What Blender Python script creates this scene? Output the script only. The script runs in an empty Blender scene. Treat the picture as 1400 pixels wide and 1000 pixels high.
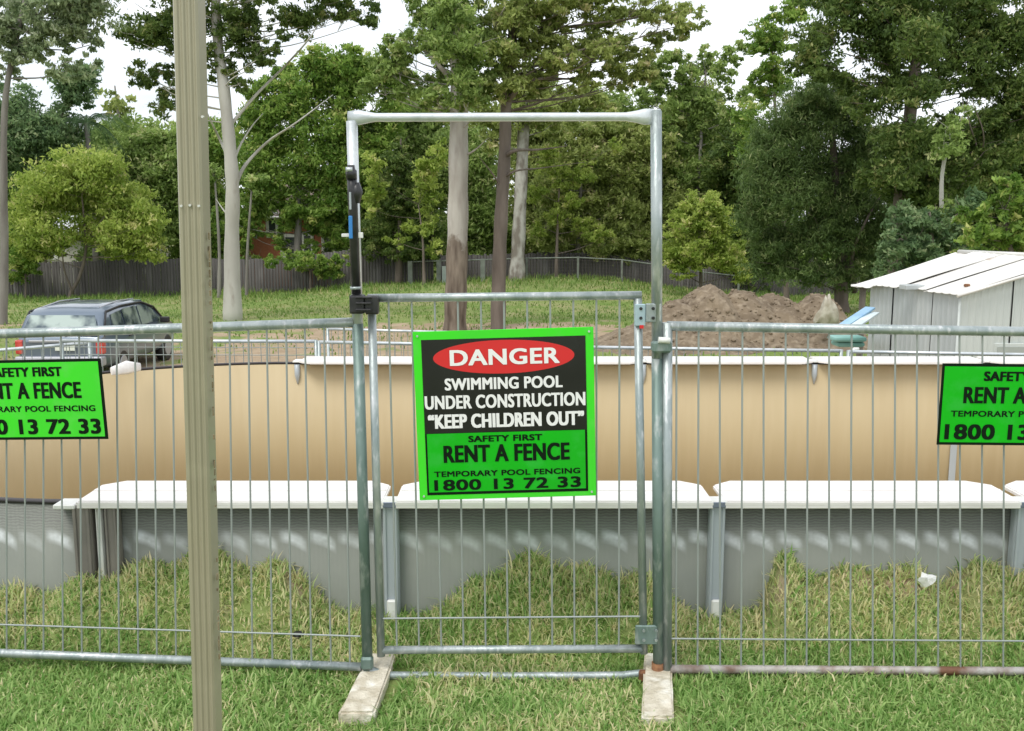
import bpy, bmesh, math, random
import numpy as np
from mathutils import Vector, Matrix

R = math.radians
random.seed(7)
rng = np.random.default_rng(11)
scene = bpy.context.scene
C = scene.collection

# ------------------------------------------------------------------ camera
CAM_H = 1.66
PITCH = R(8.49)
F = 1340.0                       # focal length in units of a 1400 wide frame
cd = bpy.data.cameras.new('camera')
cam = bpy.data.objects.new('camera', cd)
C.objects.link(cam)
cam.location = (0, 0, CAM_H)
cam.rotation_euler = (R(90) - PITCH, 0, 0)
cd.sensor_width = 36
cd.lens = 36 * F / 1400
cd.clip_start = 0.05
cd.clip_end = 2000
scene.camera = cam

# ------------------------------------------------------------------ sky and sun
SUN_EL, SUN_AZ = R(58), R(215)   # azimuth clockwise from +Y: behind and to the left
w = bpy.data.worlds.new('World')
scene.world = w
w.use_nodes = True
nt = w.node_tree
nt.nodes.clear()
out = nt.nodes.new('ShaderNodeOutputWorld')
bg = nt.nodes.new('ShaderNodeBackground')
sky = nt.nodes.new('ShaderNodeTexSky')
sky.sky_type = 'NISHITA'
sky.sun_disc = False
sky.sun_elevation = SUN_EL
sky.sun_rotation = SUN_AZ
sky.dust_density = 2.0
tc = nt.nodes.new('ShaderNodeTexCoord')
nz = nt.nodes.new('ShaderNodeTexNoise')
nz.inputs['Scale'].default_value = 2.6
nz.inputs['Detail'].default_value = 6
nz.inputs['Roughness'].default_value = 0.6
mp = nt.nodes.new('ShaderNodeMapping')
mp.inputs['Scale'].default_value = (1, 1, 2.2)
mp.inputs['Location'].default_value = (0.35, 0.1, 0.0)
rp = nt.nodes.new('ShaderNodeValToRGB')
rp.color_ramp.elements[0].position = 0.30
rp.color_ramp.elements[0].color = (0.45, 0.45, 0.45, 1)
rp.color_ramp.elements[1].position = 0.52
rp.color_ramp.elements[1].color = (0.97, 0.97, 0.97, 1)
mx = nt.nodes.new('ShaderNodeMix')
mx.data_type = 'RGBA'
mx.inputs['B'].default_value = (9.3, 9.6, 10.0, 1)
nt.links.new(tc.outputs['Generated'], mp.inputs['Vector'])
nt.links.new(mp.outputs[0], nz.inputs['Vector'])
nt.links.new(nz.outputs[0], rp.inputs[0])
nt.links.new(rp.outputs[0], mx.inputs['Factor'])
nt.links.new(sky.outputs[0], mx.inputs['A'])
nt.links.new(mx.outputs['Result'], bg.inputs['Color'])
bg.inputs['Strength'].default_value = 0.12
nt.links.new(bg.outputs[0], out.inputs[0])

sd = bpy.data.lights.new('sun', 'SUN')
sd.energy = 1.5
sd.angle = R(22)
sd.color = (1.0, 0.96, 0.88)
sun = bpy.data.objects.new('sun', sd)
C.objects.link(sun)
sdir = Vector((math.sin(SUN_AZ) * math.cos(SUN_EL), math.cos(SUN_AZ) * math.cos(SUN_EL), math.sin(SUN_EL)))
sun.rotation_euler = sdir.to_track_quat('Z', 'Y').to_euler()

scene.view_settings.view_transform = 'Standard'
scene.view_settings.look = 'None'
scene.view_settings.exposure = 0.28
scene.view_settings.gamma = 1.0
scene.view_settings.use_curve_mapping = False
scene.render.engine = 'CYCLES'
scene.render.filepath = '/tmp/out.png'

# ------------------------------------------------------------------ layout helpers
CP, SP = math.cos(PITCH), math.sin(PITCH)

def P(u, v, Y=None, z=None):
    """survey: the world point seen at photo pixel (u, v) at distance Y or height z"""
    xc, yc = (u - 700) / F, (500 - v) / F
    d = Vector((xc, CP + yc * SP, -SP + yc * CP))
    t = Y / d.y if Y is not None else (z - CAM_H) / d.z
    return Vector((0, 0, CAM_H)) + d * t

def ss(a, b, x):
    t = np.clip((x - a) / (b - a), 0, 1)
    return t * t * (3 - 2 * t)

# pool: an oval, 3.9 m wide, whose left half round ends at x = PX0
PY0, PY1 = 3.95, 7.93
PR = (PY1 - PY0) / 2
PYC = (PY0 + PY1) / 2
PX0, PX1 = -1.80, 6.4

def inside_pool(X, Y, m=0.0):
    dx = np.maximum(np.maximum(PX0 - X, X - PX1), 0)
    return np.hypot(dx, Y - PYC) < PR - m

def ground_z(X, Y, pool=True):
    X = np.asarray(X, float); Y = np.asarray(Y, float)
    z = np.interp(Y, [-50, 3.9, 8, 9, 13, 18, 30, 48, 75, 200, 900], [0, 0, -.75, -.85, -1.25, -1.32, -1.40, -2.07, -2.6, -3.5, -8])
    # grassy spoil heaped against the near wall
    hx = (0.10 + 0.14 * ss(-2.3, -1.3, X)) * (1 - ss(-0.95, -0.72, X)) \
        + 0.235 * ss(-0.40, 0.02, X) * (1 - ss(0.42, 0.80, X)) \
        + 0.205 * ss(1.02, 1.12, X)
    hx = hx * (1 + .22 * np.sin(X * 9.3 + 1.2) * np.sin(X * 4.1) + .12 * np.sin(X * 23.7))
    z = z + hx * ss(3.50, 3.92, Y) * (1 - ss(4.6, 6.0, Y))
    z = z - .040 * (1 - ss(3.55, 3.8, Y)) * ss(0, 2, Y)
    z = z + 0.015 * np.sin(X * 3.1 + 1) * np.cos(Y * 4.2) * (Y < 12)
    z = z - .16 * np.exp(-(((X + 8.7) / 3.5) ** 2 + ((Y - 20.7) / 4.0) ** 2))
    # grassy bank in front of the far fence
    z = z + 0.80 * ss(34, 47, Y) * np.exp(-((X + 0.5) / 8.5) ** 4) * (1 - ss(60, 80, Y))
    z = z + 0.10 * np.sin(X * .35) * np.sin(Y * .31) * ss(14, 25, Y)
    if pool:
        z = np.where(inside_pool(X, Y, 0.05), -0.78, z)
    return z

def gz(x, y):
    return float(ground_z(x, y))

# ------------------------------------------------------------------ object helpers
def link(o, parent=None):
    C.objects.link(o)
    if parent is not None:
        o.parent = parent
    return o

def tag(o, label=None, cat=None, group=None, kind=None):
    if label: o['label'] = label
    if cat: o['category'] = cat
    if group: o['group'] = group
    if kind: o['kind'] = kind
    return o

def thing(name, label, cat, loc=(0, 0, 0), rotz=0, group=None):
    o = bpy.data.objects.new(name, None)
    o.location = loc
    o.rotation_euler = (0, 0, rotz)
    o.empty_display_size = 0.1
    C.objects.link(o)
    return tag(o, label, cat, group)

def obj(name, me, m, parent=None, world=True):
    """link a mesh (or bmesh) given in world coordinates; under a parent it is brought to the parent's frame"""
    if isinstance(me, bmesh.types.BMesh):
        bm = me
        me = bpy.data.meshes.new(name)
        bm.to_mesh(me); bm.free()
    if m is not None and len(me.materials) == 0:
        me.materials.append(m)
    o = bpy.data.objects.new(name, me)
    link(o, parent)
    if parent is not None and world:
        M = Matrix.Identity(4)
        p = parent
        while p is not None:
            M = p.matrix_basis @ M
            p = p.parent
        o.matrix_basis = M.inverted()
    return o

def np_mesh(name, V, Fc, smooth=False, attrs=None):
    V = np.asarray(V, np.float32); Fc = np.asarray(Fc, np.int32)
    me = bpy.data.meshes.new(name)
    k = Fc.shape[1]
    me.vertices.add(len(V)); me.vertices.foreach_set('co', V.ravel())
    me.loops.add(Fc.size); me.loops.foreach_set('vertex_index', Fc.ravel())
    me.polygons.add(len(Fc))
    me.polygons.foreach_set('loop_start', np.arange(0, Fc.size, k, dtype=np.int32))
    me.polygons.foreach_set('loop_total', np.full(len(Fc), k, np.int32))
    if smooth:
        me.polygons.foreach_set('use_smooth', np.ones(len(Fc), bool))
    for an, av in (attrs or {}).items():
        a = me.attributes.new(an, 'FLOAT', 'POINT')
        a.data.foreach_set('value', np.asarray(av, np.float32))
    me.update(calc_edges=True)
    return me

def box(bm, c, s, rot=None, bevel=0.0, seg=1):
    r = bmesh.ops.create_cube(bm, size=1.0)
    vs = r['verts']
    bmesh.ops.scale(bm, vec=s, verts=vs)
    if bevel > 0:
        es = list({e for v in vs for e in v.link_edges})
        rb = bmesh.ops.bevel(bm, geom=es, offset=bevel, segments=seg, affect='EDGES', profile=0.6)
        vs = list({v for f in rb['faces'] for v in f.verts} | {v for v in vs if v.is_valid})
    if rot is not None:
        bmesh.ops.rotate(bm, cent=(0, 0, 0), matrix=rot, verts=vs)
    bmesh.ops.translate(bm, vec=c, verts=vs)
    return vs

def tube(bm, pts, rad, n=10, caps=True, flat=None):
    """round bar through points; rad one number or one for each point; flat: squash factor per point"""
    pts = [Vector(p) for p in pts]
    if not hasattr(rad, '__len__'): rad = [rad] * len(pts)
    rings = []
    prev = None
    for i, p in enumerate(pts):
        a = pts[max(i - 1, 0)]; b = pts[min(i + 1, len(pts) - 1)]
        t = (b - a).normalized()
        if prev is None:
            ref = Vector((0, 1, 0)) if abs(t.y) < 0.9 else Vector((0, 0, 1))
            s = t.cross(ref).normalized()
        else:
            s = (prev - t * prev.dot(t)).normalized()
        prev = s
        q = t.cross(s)
        fl = flat[i] if flat else 1.0
        ring = []
        for k in range(n):
            a_ = 2 * math.pi * k / n
            ring.append(bm.verts.new(p + s * (math.cos(a_) * rad[i] * (2 - fl if fl < 1 else 1)) + q * (math.sin(a_) * rad[i] * fl)))
        rings.append(ring)
    for i in range(len(rings) - 1):
        for k in range(n):
            f = bm.faces.new((rings[i][k], rings[i][(k + 1) % n], rings[i + 1][(k + 1) % n], rings[i + 1][k]))
            f.smooth = True
    if caps:
        bm.faces.new(rings[0][::-1]); bm.faces.new(rings[-1])

def bar(pts, rad, n=10, **k):
    bm = bmesh.new(); tube(bm, pts, rad, n, **k); return bm

def boxes(*args, **k):
    bm = bmesh.new()
    for a in args:
        box(bm, *a, **k)
    return bm

# ------------------------------------------------------------------ materials
def mat(name, col, rough=0.6, metal=0.0, col2=None, scale=8.0, detail=4, bump=0.0, bscale=40.0, stretch=(1, 1, 1),
        lo=0.35, hi=0.65, col3=None, scale3=30.0, lo3=0.55, hi3=0.7, coord='Object', spec=None, coat=0.0):
    m = bpy.data.materials.new(name)
    m.use_nodes = True
    t = m.node_tree; N = t.nodes; L = t.links
    b = N['Principled BSDF']
    b.inputs['Base Color'].default_value = (*col, 1)
    b.inputs['Roughness'].default_value = rough
    b.inputs['Metallic'].default_value = metal
    if spec is not None: b.inputs['Specular IOR Level'].default_value = spec
    if coat: b.inputs['Coat Weight'].default_value = coat
    c = N.new('ShaderNodeTexCoord'); mpn = N.new('ShaderNodeMapping')
    mpn.inputs['Scale'].default_value = stretch
    L.new(c.outputs[coord], mpn.inputs['Vector'])
    last = None
    def layer(prev, ca, cb, sc, a, z, off):
        n_ = N.new('ShaderNodeTexNoise'); n_.inputs['Scale'].default_value = sc; n_.inputs['Detail'].default_value = detail
        ad = N.new('ShaderNodeVectorMath'); ad.operation = 'ADD'; ad.inputs[1].default_value = (off, off * .7, off * .3)
        L.new(mpn.outputs[0], ad.inputs[0]); L.new(ad.outputs[0], n_.inputs['Vector'])
        mr = N.new('ShaderNodeMapRange'); mr.inputs['From Min'].default_value = a; mr.inputs['From Max'].default_value = z
        L.new(n_.outputs[0], mr.inputs['Value'])
        x = N.new('ShaderNodeMix'); x.data_type = 'RGBA'
        if prev is None: x.inputs['A'].default_value = (*ca, 1)
        else: L.new(prev, x.inputs['A'])
        x.inputs['B'].default_value = (*cb, 1)
        L.new(mr.outputs[0], x.inputs['Factor'])
        return x.outputs['Result']
    if col2: last = layer(None, col, col2, scale, lo, hi, 0)
    if col3: last = layer(last, col, col3, scale3, lo3, hi3, 17.3)
    if last is not None: L.new(last, b.inputs['Base Color'])
    if bump > 0:
        n_ = N.new('ShaderNodeTexNoise'); n_.inputs['Scale'].default_value = bscale; n_.inputs['Detail'].default_value = 5
        L.new(mpn.outputs[0], n_.inputs['Vector'])
        bp = N.new('ShaderNodeBump'); bp.inputs['Strength'].default_value = bump; bp.inputs['Distance'].default_value = 0.02
        L.new(n_.outputs[0], bp.inputs['Height']); L.new(bp.outputs[0], b.inputs['Normal'])
    return m

def leaf_mat(name, a, b_, c_=None, trans=0.35, rough=0.55):
    """foliage: colour runs between a and b over the leaf's own tint, c for a few"""
    m = bpy.data.materials.new(name); m.use_nodes = True
    t = m.node_tree; N = t.nodes; L = t.links
    p = N['Principled BSDF']; o = N['Material Output']
    at = N.new('ShaderNodeAttribute'); at.attribute_name = 'tint'
    r = N.new('ShaderNodeValToRGB')
    r.color_ramp.elements[0].color = (*a, 1); r.color_ramp.elements[0].position = 0.1
    r.color_ramp.elements[1].color = (*b_, 1); r.color_ramp.elements[1].position = 0.8
    if c_:
        e = r.color_ramp.elements.new(0.97); e.color = (*c_, 1)
    L.new(at.outputs['Fac'], r.inputs[0])
    L.new(r.outputs[0], p.inputs['Base Color'])
    p.inputs['Roughness'].default_value = rough
    p.inputs['Specular IOR Level'].default_value = 0.35
    tr = N.new('ShaderNodeBsdfTranslucent')
    L.new(r.outputs[0], tr.inputs['Color'])
    ms = N.new('ShaderNodeMixShader'); ms.inputs[0].default_value = trans
    L.new(p.outputs[0], ms.inputs[1]); L.new(tr.outputs[0], ms.inputs[2])
    L.new(ms.outputs[0], o.inputs['Surface'])
    return m

M = {}
M['galv'] = mat('galvanised', (.42, .46, .46), .42, .55, (.26, .31, .31), 14, 5, .15, 60, (1, 1, .35), col3=(.55, .57, .58), scale3=45)
M['galv_bright'] = mat('galvanised_bright', (.66, .69, .71), .38, .45, (.48, .52, .54), 10, 5, .1, 60)
M['galv_green'] = mat('galvanised_green', (.20, .27, .25), .5, .4, (.13, .19, .17), 9, 5, .12, 50, (1, 1, .4), col3=(.34, .38, .37), scale3=30)
M['wire'] = mat('wire_zinc', (.38, .41, .40), .5, .3, (.27, .30, .29), 12, 3)
M['rust'] = mat('rusty_steel', (.16, .07, .035), .85, .1, (.30, .15, .07), 40, 5, .5, 90)
M['rust_rail'] = mat('rusted_rail', (.40, .38, .36), .6, .3, (.15, .07, .04), 7, 6, .2, 60, lo=.45, hi=.62)
M['black'] = mat('black_plastic', (.012, .012, .014), .38, 0, (.03, .03, .032), 30, 3)
M['blue'] = mat('blue_label', (.03, .20, .52), .4)
M['white_plastic'] = mat('white_plastic', (.75, .76, .74), .4, 0, (.62, .62, .58), 9, 4)
M['concrete'] = mat('pale_block', (.66, .61, .50), .85, 0, (.44, .39, .29), 16, 6, .5, 70, col3=(.80, .78, .70), scale3=9)
M['coping'] = mat('coping_resin', (.82, .80, .78), .38, 0, (.74, .71, .69), 5, 4, .03, 30, (1, 6, 6))
M['sign_green'] = mat('sign_green', (.004, .46, .006), .6, 0, (.008, .40, .010), 3, 3, col3=(.02, .43, .03), scale3=14, spec=.2)
M['sign_lime'] = mat('sign_lime', (.05, .70, .02), .55, 0, (.055, .62, .03), 3, 3, col3=(.08, .64, .05), scale3=14, spec=.25)
M['sign_black'] = mat('sign_black', (.008, .008, .010), .22, 0, (.014, .014, .016), 5, 3)
M['sign_red'] = mat('sign_red', (.62, .018, .02), .4)
M['sign_white'] = mat('sign_white', (.80, .80, .80), .45)
M['ink'] = mat('ink', (.002, .010, .003), .7, spec=.15)
M['post'] = mat('post_paint', (.33, .305, .215), .38, .1, (.315, .292, .205), 2.5, 3, 0, 40, (1, 1, 1), col3=(.345, .32, .225), scale3=9)
M['hinge_blue'] = mat('hinge_zinc', (.42, .54, .60), .35, .3, (.34, .46, .52), 20, 3)
M['screw'] = mat('screw_zinc', (.62, .62, .58), .4, .4)

def pool_outer():
    m = mat('pool_wall_outer', (.225, .24, .205), .5, .0, (.19, .205, .175), 3, 4)
    t = m.node_tree; N = t.nodes; L = t.links; b = N['Principled BSDF']
    base = b.inputs['Base Color'].links[0].from_socket
    # printed band of pale wave strokes a little below the rim, and fine upright ribs
    g = N.new('ShaderNodeTexCoord'); sp = N.new('ShaderNodeSeparateXYZ'); L.new(g.outputs['Object'], sp.inputs[0])
    def math_(op, a, bb=None, c=None):
        n = N.new('ShaderNodeMath'); n.operation = op
        for i, x in enumerate((a, bb, c)):
            if x is None: continue
            if isinstance(x, (int, float)): n.inputs[i].default_value = x
            else: L.new(x, n.inputs[i])
        return n.outputs[0]
    X, Z = sp.outputs['X'], sp.outputs['Z']
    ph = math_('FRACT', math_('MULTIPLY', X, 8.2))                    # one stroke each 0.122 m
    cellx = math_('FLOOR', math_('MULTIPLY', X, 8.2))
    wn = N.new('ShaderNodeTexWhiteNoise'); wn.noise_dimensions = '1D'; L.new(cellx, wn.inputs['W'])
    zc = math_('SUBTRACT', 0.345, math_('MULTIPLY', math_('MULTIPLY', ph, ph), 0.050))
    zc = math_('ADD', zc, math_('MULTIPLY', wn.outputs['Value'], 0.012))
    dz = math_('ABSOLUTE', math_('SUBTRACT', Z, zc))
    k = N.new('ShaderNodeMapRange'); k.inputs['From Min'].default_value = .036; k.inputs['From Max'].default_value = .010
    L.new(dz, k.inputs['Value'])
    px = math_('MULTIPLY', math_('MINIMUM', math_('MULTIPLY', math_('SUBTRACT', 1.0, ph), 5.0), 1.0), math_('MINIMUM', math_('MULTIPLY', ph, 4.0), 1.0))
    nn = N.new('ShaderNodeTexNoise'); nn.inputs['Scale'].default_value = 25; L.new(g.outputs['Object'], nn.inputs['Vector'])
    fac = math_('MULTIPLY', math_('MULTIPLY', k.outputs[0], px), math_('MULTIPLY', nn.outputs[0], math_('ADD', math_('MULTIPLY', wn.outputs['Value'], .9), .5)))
    # thin wavy grain printed above the strokes
    wv = N.new('ShaderNodeTexWave'); wv.wave_type = 'BANDS'; wv.bands_direction = 'Z'
    wv.inputs['Scale'].default_value = 26; wv.inputs['Distortion'].default_value = 5; wv.inputs['Detail'].default_value = 2
    wv.inputs['Detail Scale'].default_value = 1.2
    L.new(g.outputs['Object'], wv.inputs['Vector'])
    hi = N.new('ShaderNodeMapRange'); hi.inputs['From Min'].default_value = .33; hi.inputs['From Max'].default_value = .42
    L.new(Z, hi.inputs['Value'])
    f2 = math_('MULTIPLY', math_('MULTIPLY', wv.outputs['Fac'], hi.outputs[0]), .7)
    m1 = N.new('ShaderNodeMix'); m1.data_type = 'RGBA'; L.new(base, m1.inputs['A']); m1.inputs['B'].default_value = (.12, .12, .11, 1)
    L.new(f2, m1.inputs['Factor'])
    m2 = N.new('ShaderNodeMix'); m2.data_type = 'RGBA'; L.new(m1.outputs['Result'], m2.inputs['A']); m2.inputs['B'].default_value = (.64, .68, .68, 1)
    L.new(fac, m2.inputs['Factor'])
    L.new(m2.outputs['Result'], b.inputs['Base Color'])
    w2 = N.new('ShaderNodeTexWave'); w2.bands_direction = 'X'; w2.inputs['Scale'].default_value = 16
    L.new(g.outputs['Object'], w2.inputs['Vector'])
    bp = N.new('ShaderNodeBump'); bp.inputs['Strength'].default_value = .12; bp.inputs['Distance'].default_value = .002
    L.new(w2.outputs['Fac'], bp.inputs['Height']); L.new(bp.outputs[0], b.inputs['Normal'])
    return m
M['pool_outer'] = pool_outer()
M['pool_inner'] = mat('pool_wall_inner', (.50, .40, .235), .6, 0, (.475, .375, .22), 1.2, 3, .05, 5, (3, 3, .35), col3=(.515, .415, .25), scale3=5, lo3=.4, hi3=.8)
M['sand'] = mat('pool_floor_sand', (.62, .54, .42), .9, 0, (.52, .44, .33), 6, 6, .5, 40)
M['upright'] = mat('upright_resin', (.42, .46, .49), .4, .1, (.36, .40, .43), 6, 4, 0, 1, (1, 1, .2))
M['upright_taupe'] = mat('upright_taupe', (.22, .20, .175), .5, 0, (.17, .155, .14), 6, 4)
M['bead'] = mat('rim_bead', (.035, .03, .035), .5)
M['cap_blue'] = mat('bare_bracket', (.22, .25, .34), .4, .5)

def ground_mat():
    m = bpy.data.materials.new('ground'); m.use_nodes = True
    t = m.node_tree; N = t.nodes; L = t.links; b = N['Principled BSDF']
    g = N.new('ShaderNodeTexCoord')
    def noise(sc, det=5, off=0.0, rough=.55):
        n = N.new('ShaderNodeTexNoise'); n.inputs['Scale'].default_value = sc; n.inputs['Detail'].default_value = det
        n.inputs['Roughness'].default_value = rough
        a = N.new('ShaderNodeVectorMath'); a.operation = 'ADD'; a.inputs[1].default_value = (off, off, 0)
        L.new(g.outputs['Object'], a.inputs[0]); L.new(a.outputs[0], n.inputs['Vector']); return n.outputs[0]
    def rng_(x, a, z):
        n = N.new('ShaderNodeMapRange'); n.inputs['From Min'].default_value = a; n.inputs['From Max'].default_value = z
        L.new(x, n.inputs['Value']); return n.outputs[0]
    def mix(f, a, bb):
        n = N.new('ShaderNodeMix'); n.data_type = 'RGBA'; L.new(f, n.inputs['Factor'])
        for k, x in (('A', a), ('B', bb)):
            if isinstance(x, tuple): n.inputs[k].default_value = (*x, 1)
            else: L.new(x, n.inputs[k])
        return n.outputs['Result']
    c = mix(rng_(noise(3.5, 8), .35, .65), (.15, .23, .055), (.22, .28, .09))
    c = mix(rng_(noise(.5, 5, 9), .42, .66), c, (.30, .29, .14))
    c = mix(rng_(noise(22, 4, 5), .5, .75), c, (.10, .16, .035))
    at = N.new('ShaderNodeAttribute'); at.attribute_name = 'earth'
    e = mix(rng_(noise(2.4, 8, 3), .35, .65), (.42, .33, .23), (.31, .23, .155))
    e = mix(rng_(noise(14, 5, 8), .5, .7), e, (.42, .33, .23))
    ad = N.new('ShaderNodeMath'); ad.operation = 'ADD'; L.new(at.outputs['Fac'], ad.inputs[0])
    nn = rng_(noise(1.3, 8, 21), .3, .7)
    su = N.new('ShaderNodeMath'); su.operation = 'SUBTRACT'; L.new(nn, su.inputs[0]); su.inputs[1].default_value = .5
    L.new(su.outputs[0], ad.inputs[1])
    c = mix(rng_(ad.outputs[0], .4, .62), c, e)
    L.new(c, b.inputs['Base Color']); b.inputs['Roughness'].default_value = .95
    b.inputs['Specular IOR Level'].default_value = .1
    bp = N.new('ShaderNodeBump'); bp.inputs['Strength'].default_value = .6; bp.inputs['Distance'].default_value = .06
    L.new(noise(9, 8, 2, .7), bp.inputs['Height']); L.new(bp.outputs[0], b.inputs['Normal'])
    return m
M['ground'] = ground_mat()
M['earth'] = mat('turned_earth', (.215, .165, .11), .95, 0, (.14, .105, .07), 1.7, 9, 1.0, 9, col3=(.31, .25, .18), scale3=6, lo3=.48, hi3=.75)
M['turf'] = leaf_mat('turf_blades', (.15, .32, .06), (.44, .60, .21), (.84, .75, .46), .48)
M['field'] = leaf_mat('field_grass', (.10, .20, .035), (.26, .36, .09), (.45, .40, .19), .4)

# ------------------------------------------------------------------ ground
def axis(parts):
    a = []
    for lo, hi, st in parts:
        a += list(np.arange(lo, hi, st))
    return np.array(sorted(set(np.round(a, 4))))
gx = axis([(-600, -120, 60), (-120, -30, 5), (-30, -4, .8), (-4, 4.2, .05), (4.2, 30, .8), (30, 120, 5), (120, 661, 60)])
gy = axis([(-60, 0, 6), (0, 2.4, .3), (2.4, 4.7, .04), (4.7, 8.6, .1), (8.6, 20, .4), (20, 60, .6), (60, 120, 4), (120, 900, 60)])
GX, GY = np.meshgrid(gx, gy)
GZ = ground_z(GX, GY)
V = np.stack([GX, GY, GZ], -1).reshape(-1, 3)
nx, ny = len(gx), len(gy)
ii = (np.arange(ny - 1)[:, None] * nx + np.arange(nx - 1)[None, :]).ravel()
Fc = np.stack([ii, ii + 1, ii + nx + 1, ii + nx], -1)
Xf, Yf = V[:, 0], V[:, 1]
def blob(cx, cy, rx, ry):
    return np.exp(-(((Xf - cx) / rx) ** 2 + ((Yf - cy) / ry) ** 2))
earth = .9 * blob(-5.5, 22, 5.0, 4.0) + .85 * blob(-3.0, 27, 3.6, 2.6) + .7 * blob(1.5, 27, 2.6, 2.2)  \
    + .7 * (ss(8.2, 10, Yf) * (1 - ss(15, 19, Yf))) + .6 * blob(-14, 27.5, 5, 1.8) \
    + .15 * (Yf < 4.6) + .42 * blob(1.7, 3.9, .35, .12) + .2 * blob(-.8, 3.72, .25, .14)
ground = obj('ground', np_mesh('ground', V, Fc, True, {'earth': earth}), M['ground'])
tag(ground, 'sloping lawn and rough grass paddock with bare earth patches', None, None, 'structure')

def blades(n, pts, length, width, lean, tint, name, m, label):
    """n grass blades, two bent segments each, rooted at pts"""
    az = rng.uniform(0, 2 * np.pi, n)
    ln = length * rng.uniform(.55, 1.25, n)
    le = lean * rng.uniform(.3, 1.5, n)
    d = np.stack([np.cos(az), np.sin(az), np.zeros(n)], -1)
    s = np.stack([-np.sin(az), np.cos(az), np.zeros(n)], -1) * (width * rng.uniform(.7, 1.3, n))[:, None] / 2
    tw = rng.uniform(-1, 1, n)[:, None]
    s = s + d * tw * width * .3
    up = np.array([0, 0, 1.0])
    mid = pts + d * (ln * np.sin(le) * .35)[:, None] + up * (ln * .55 * np.cos(le * .6))[:, None]
    tip = pts + d * (ln * np.sin(le))[:, None] + up * (ln * np.cos(le))[:, None]
    Vv = np.empty((n, 5, 3)); Vv[:, 0] = pts - s; Vv[:, 1] = pts + s; Vv[:, 2] = mid + s * .85; Vv[:, 3] = mid - s * .85; Vv[:, 4] = tip
    b = (np.arange(n) * 5)[:, None]
    tri = np.concatenate([b + [0, 1, 2], b + [0, 2, 3], b + [3, 2, 4]], 0)
    me = np_mesh(name, Vv.reshape(-1, 3), tri, False, {'tint': np.repeat(tint, 5)})
    o = obj(name, me, m)
    return tag(o, label, 'grass', None, 'stuff')

def vnoise(x, y, sc, seed=0):
    """smooth value noise for placing dry patches"""
    x = x * sc + seed * 13.7; y = y * sc + seed * 7.1
    xi, yi = np.floor(x), np.floor(y); fx, fy = x - xi, y - yi
    fx = fx * fx * (3 - 2 * fx); fy = fy * fy * (3 - 2 * fy)
    h = lambda a, b: np.modf(np.abs(np.sin(a * 127.1 + b * 311.7) * 43758.5453))[0]
    return (h(xi, yi) * (1 - fx) + h(xi + 1, yi) * fx) * (1 - fy) + (h(xi, yi + 1) * (1 - fx) + h(xi + 1, yi + 1) * fx) * fy

n = 230000
px = rng.uniform(-3.6, 3.2, n); py = rng.uniform(2.5, 4.9, n)
keep = ~inside_pool(px, py, -0.012) & ((py < 4.1) | (px < -1.6))
# clear of the two footing blocks
keep &= ~((np.abs(px + .50 - (py - 3.3) * .30) < .065) & (py > 3.12) & (py < 3.53))
keep &= ~((np.abs(px - .535) < .055) & (py > 3.1) & (py < 3.56))
# thin and bare spots
dry = .55 * vnoise(px, py, 1.7, 1) + .45 * vnoise(px, py, 5.5, 2)
dry = dry + .42 * np.exp(-(((px - 1.8) / .5) ** 2 + ((py - 3.85) / .12) ** 2)) + .30 * np.exp(-(((px + .9) / .35) ** 2 + ((py - 3.75) / .18) ** 2)) \
    + .22 * ss(3.5, 3.75, py) - .08 * ss(3.45, 3.2, py)
for cx_, cy_, ax_, ay_, k_ in ((-1.95, 3.7, .25, .1, .3), (-.95, 3.82, .22, .16, .4), (-.15, 3.86, .2, .06, .35), (.98, 3.72, .25, .1, .3), (1.45, 3.7, .3, .1, .3), (1.75, 3.86, .35, .08, .3), (-1.6, 3.55, .3, .1, .2), (1.9, 3.1, .2, .15, .25), (-2.2, 2.9, .3, .2, .2), (.3, 3.0, .3, .2, .15)):
    dry = dry + k_ * np.exp(-(((px - cx_) / ax_) ** 2 + ((py - cy_) / ay_) ** 2))
keep &= rng.uniform(0, 1, n) > ss(.85, 1.3, dry) * .45
px, py, dry = px[keep], py[keep], dry[keep]
n = len(px)
tn = np.clip(rng.normal(.48, .24, n), 0, .84)
tn = np.where(rng.uniform(0, 1, n) < np.maximum(.06, ss(.36, .88, dry) * .85 * np.where(py < 3.42, .75, 1)), rng.uniform(.80, 1, n), tn)
pp = np.stack([px, py, ground_z(px, py) - .004], -1)
blades(n, pp, (.047 + .026 * ss(3.6, 3.95, py) * rng.uniform(0, 1, n)) * (.7 + .6 * vnoise(px, py, 4.0, 6)) * np.where(rng.uniform(0, 1, n) > .985, 1.7, 1), .0066, .95, tn, 'lawn_grass', M['turf'], 'short green and straw coloured lawn grass around the fence and pool')

n = 1500
px = rng.uniform(-3.0, 3.0, n); py = rng.uniform(3.0, 3.93, n)
k_ = (vnoise(px, py, 3.1, 15) > .62) & ~((np.abs(px + .50 - (py - 3.3) * .30) < .09) & (py < 3.55)) & ~((np.abs(px - .535) < .08) & (py < 3.58)) & ~inside_pool(px, py, -.03)
px, py = px[k_], py[k_]; n = len(px)
blades(n, np.stack([px, py, ground_z(px, py) - .004], -1), .075, .013, 1.25, np.clip(rng.normal(.35, .2, n), 0, .75), 'broad_weeds', M['turf'], 'broad leaved weeds scattered through the lawn')

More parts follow.
